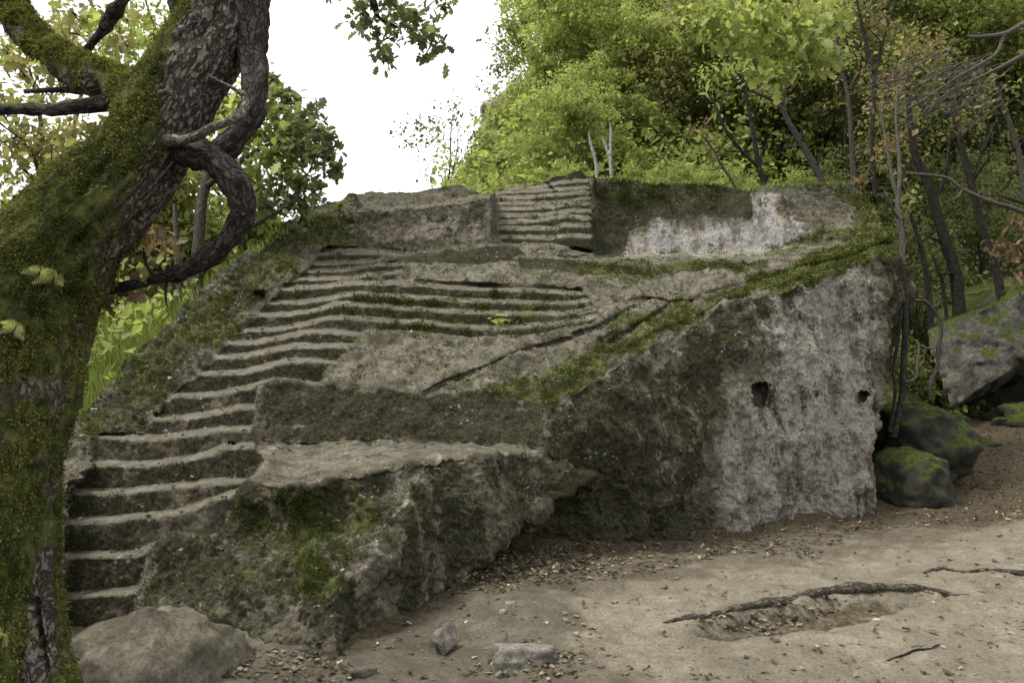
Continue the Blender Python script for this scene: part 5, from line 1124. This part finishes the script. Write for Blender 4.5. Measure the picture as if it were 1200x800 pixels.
M_LITTER = leaf_material('leaf_litter', [(0, (.04, .03, .018)), (.45, (.11, .085, .052)), (.8, (.24, .20, .13)), (1, (.42, .39, .28))], .1)
link('leaf_litter', flat_leaves('leaf_litter', Pt, .055, M_LITTER, rng, 1), kind='stuff')
a, b = scatter_px(420, [(300, 800), (560, 670), (1200, 610), (1200, 800)]); pb = on_ground(a, b)
v, f = ICO[2]; rr = rng.uniform(.004, .014, len(pb)); V = (v[None] * (1 + .25 * fbm(v, 1.5, 2)[None, :, None]) * rr[:, None, None] * [1.2, 1, .6] + pb[:, None]).reshape(-1, 3)
link('gravel', np_mesh('gravel', V, (f[None] + (np.arange(len(pb)) * len(v))[:, None, None]).reshape(-1, 3), M_STONE, True), kind='stuff')
# yellow leaf clump lying on the bench
p = P3(np.array([570, 578, 586, 574, 582]), np.array([376, 373, 377, 378, 376]), np.array([9.5] * 5)) + [0, 0, .03]
t = thing('fallen_leaves', p[0], 'few yellow leaves lying on the mossy bench below the platform', 'leaves', None, flat_leaves('fallen_leaves', p - p[0], .16, M_LEAF_GOLD, rng, 2))

def grass(name, P, h, mat, seed, lean=.35):
    rng = np.random.default_rng(seed); n = len(P); a = rng.uniform(0, 6.28, n); H = h * rng.uniform(.5, 1.2, n); l = np.stack([np.cos(a), np.sin(a), 0 * a], -1) * (H * lean * rng.uniform(.2, 1.4, n))[:, None]
    s = np.stack([-np.sin(a + 1), np.cos(a + 1), 0 * a], -1) * (.011 + .004 * rng.uniform(0, 1, n))[:, None]; u = np.array([0, 0, 1.0])
    V = np.stack([P - s, P + s, P + s * .8 + u * (H * .55)[:, None] + l * .35, P - s * .8 + u * (H * .55)[:, None] + l * .35, P + u * H[:, None] + l], 1)
    i = np.arange(n)[:, None] * 5; loops = np.concatenate([i + [0, 1, 2, 3], i + [3, 2, 4]], 1).ravel(); sizes = np.tile([4, 3], n)
    return np_mesh(name, V.reshape(-1, 3), loops, mat, False, {'tint': np.repeat(np.clip(rng.normal(.5, .25, n), 0, 1), 5)}, sizes=sizes)
sil = np.array([(60, 560, 7.6), (90, 500, 7.9), (112, 468, 8.1), (160, 412, 8.9), (200, 376, 9.4), (245, 330, 10.4), (276, 299, 11.0), (330, 262, 12.0)], float); sw = P3(sil[:, 0], sil[:, 1], sil[:, 2])
n = 11000; k = rng.uniform(0, len(sw) - 1.001, n); i = k.astype(int); fr = (k - i)[:, None]; P = sw[i] * (1 - fr) + sw[i + 1] * fr
away = P - EYE; away[:, 2] = 0; away /= np.linalg.norm(away, axis=1, keepdims=True); u = rng.uniform(0, 1, n) ** 1.2; P = P + away * (.25 + 2.2 * u)[:, None]; P[:, 0] -= u * rng.uniform(0, 1.6, n)
P[:, 2] = np.minimum(np.maximum(gz(P[:, 0], P[:, 1]), P[:, 2] - .45), P[:, 2] - .15)
link('tall_grass', grass('tall_grass', P, .42, M_GRASS, 3), kind='stuff')
# undergrowth over the slopes
n = 220000; X = rng.uniform(-10, 30, n); Yy = 14.5 + 34 * rng.uniform(0, 1, n) ** 1.5; ok = (X > px_xy(540, Yy) - 1) & (X < px_xy(1290, Yy)); ok &= ~((X > 7.2) & (Yy < 18.2))
X, Yy = X[ok], Yy[ok]; Z = gz(X, Yy); pc = fbm(np.stack([X, Yy, 0 * X], -1), .5, 3, .5, 7); ht = rng.uniform(0, 1, len(X)) ** 1.3 * np.clip(.9 + pc, .15, 1.6) * (.3 + .7 * sstep(18, 20.5, Yy))
ht = ht * (1 + 1.6 * sstep(19.5, 22, Yy) * np.clip(.5 + fbm(np.stack([X, Yy, 0 * X], -1), .8, 3, .5, 8), 0, 1.2))
Pu = np.stack([X, Yy, Z + ht], -1); right = X > px_xy(985, Yy) + rng.normal(0, .6, len(X))
link('undergrowth', leaves('undergrowth', Pu[~right], .2, M_LEAF_FRESH, rng, .2), kind='stuff')
link('undergrowth', leaves('undergrowth', Pu[right], .14, M_LEAF_MID, rng, .2), kind='stuff')
n = 26000; X = rng.uniform(7.0, 15, n); Yy = rng.uniform(16.6, 21, n); px_, py_ = proj(np.stack([X, Yy, gz(X, Yy)], -1)); keep = ~((px_ > 1095) & (py_ > 395) & (px_ < 1210)) & (py_ < 480) & (Yy > 17.6)
Pu = np.stack([X, Yy, gz(X, Yy) + rng.uniform(0, .7, n) ** 1.4], -1)[keep]; link('undergrowth', leaves('undergrowth', Pu, .10, M_LEAF_MID, rng, .2), kind='stuff')
# left slope undergrowth
n = 30000; X = rng.uniform(-22, -3.5, n); Yy = rng.uniform(8, 24, n); Z = gz(X, Yy); keep = (X < px_xy(np.interp(Yy, [8, 9, 12, 24], [95, 190, 300, 420]), Yy) - .4)
Pu = np.stack([X, Yy, Z + rng.uniform(0, 1.1, n) ** 1.4], -1)[keep]; link('undergrowth', leaves('undergrowth', Pu, .15, M_LEAF_FRESH, rng, .2), kind='stuff')
# hanging ferns and grass on the mossy boulder
bm_ = [o for o in COL.objects if o.get('label', '').startswith('dark mossy boulder with hanging')][0]

# ---- fuzz of moss, trapped leaves and small tufts on the rock
rng = np.random.default_rng(2024)
cand = VAL & (PYc < BOT[3][1]) & np.isfinite(D)
mw = np.clip(moss + .45 * (fbm(POS, 5, 5, .7, 131)) - .42, 0, 1) * cand; mw[PX > 1062] = 0
fl = mw.ravel(); fi = rng.choice(len(fl), 85000, p=fl / fl.sum()); pp = POS.reshape(-1, 3)[fi] + rng.normal(0, .006, (85000, 3)); nn = NRM.reshape(-1, 3)[fi]
d = nn + rng.normal(0, .5, pp.shape) + [0, 0, .2]; d /= np.linalg.norm(d, axis=1, keepdims=True); sd = np.cross(d, rng.normal(size=pp.shape)); sd /= np.linalg.norm(sd, axis=1, keepdims=True)
hh = rng.uniform(.010, .030, len(pp))[:, None] * (pp[:, 1:2] / 9); V = np.stack([pp - sd * hh * .3, pp + sd * hh * .3, pp + d * hh], 1)
link('moss', np_mesh('moss', V.reshape(-1, 3), np.arange(len(pp) * 3).reshape(-1, 3), M_MOSS, False, {'tint': np.repeat(np.clip(rng.normal(.28, .18, len(pp)), 0, 1), 3)}), rock, kind='stuff')
lw = (NRM[..., 2] > .55) * cand * (PX < 1000) * (1 + 3 * (fbm(POS, 1.2, 3, .5, 141) > .2)); fl = lw.ravel().astype(float); fi = rng.choice(len(fl), 620, p=fl / fl.sum())
link('leaf_litter', flat_leaves('leaf_litter', POS.reshape(-1, 3)[fi] + [0, -.01, .012], .06, M_LITTER, rng, 9), kind='stuff')
a, b = scatter_px(260, [(90, 790), (170, 800), (300, 760), (400, 765), (420, 800), (90, 800)]); a2, b2 = scatter_px(160, [(560, 770), (680, 765), (690, 796), (560, 796)])
Pl = on_ground(np.concatenate([a, a2]), np.concatenate([b, b2])); Pl[:, 2] += .008
link('leaf_litter', flat_leaves('leaf_litter', Pl, .045, M_LITTER, rng, 10), kind='stuff')
# grass and weeds along the rim and the foot of the rock
tp = []
for (x0, y0, x1, y1, m_) in ((880, 224, 1000, 219, 90), (700, 211, 840, 216, 110), (300, 292, 420, 230, 60)):
    for k in range(m_):
        t_ = rng.uniform(0, 1); xx = x0 + (x1 - x0) * t_; yy = y0 + (y1 - y0) * t_ + rng.uniform(0, 3); i = int((xx - gx[0]) / 1.45); j = int((yy - gy[0]) / 1.1); tp.append(POS[j, i])
tp = np.repeat(np.array(tp), 4, 0) + rng.normal(0, .02, (len(tp) * 4, 3)) * [1, 1, .2]
link('rim_grass', grass('rim_grass', tp, .085, M_GRASS, 5, .6), kind='stuff')
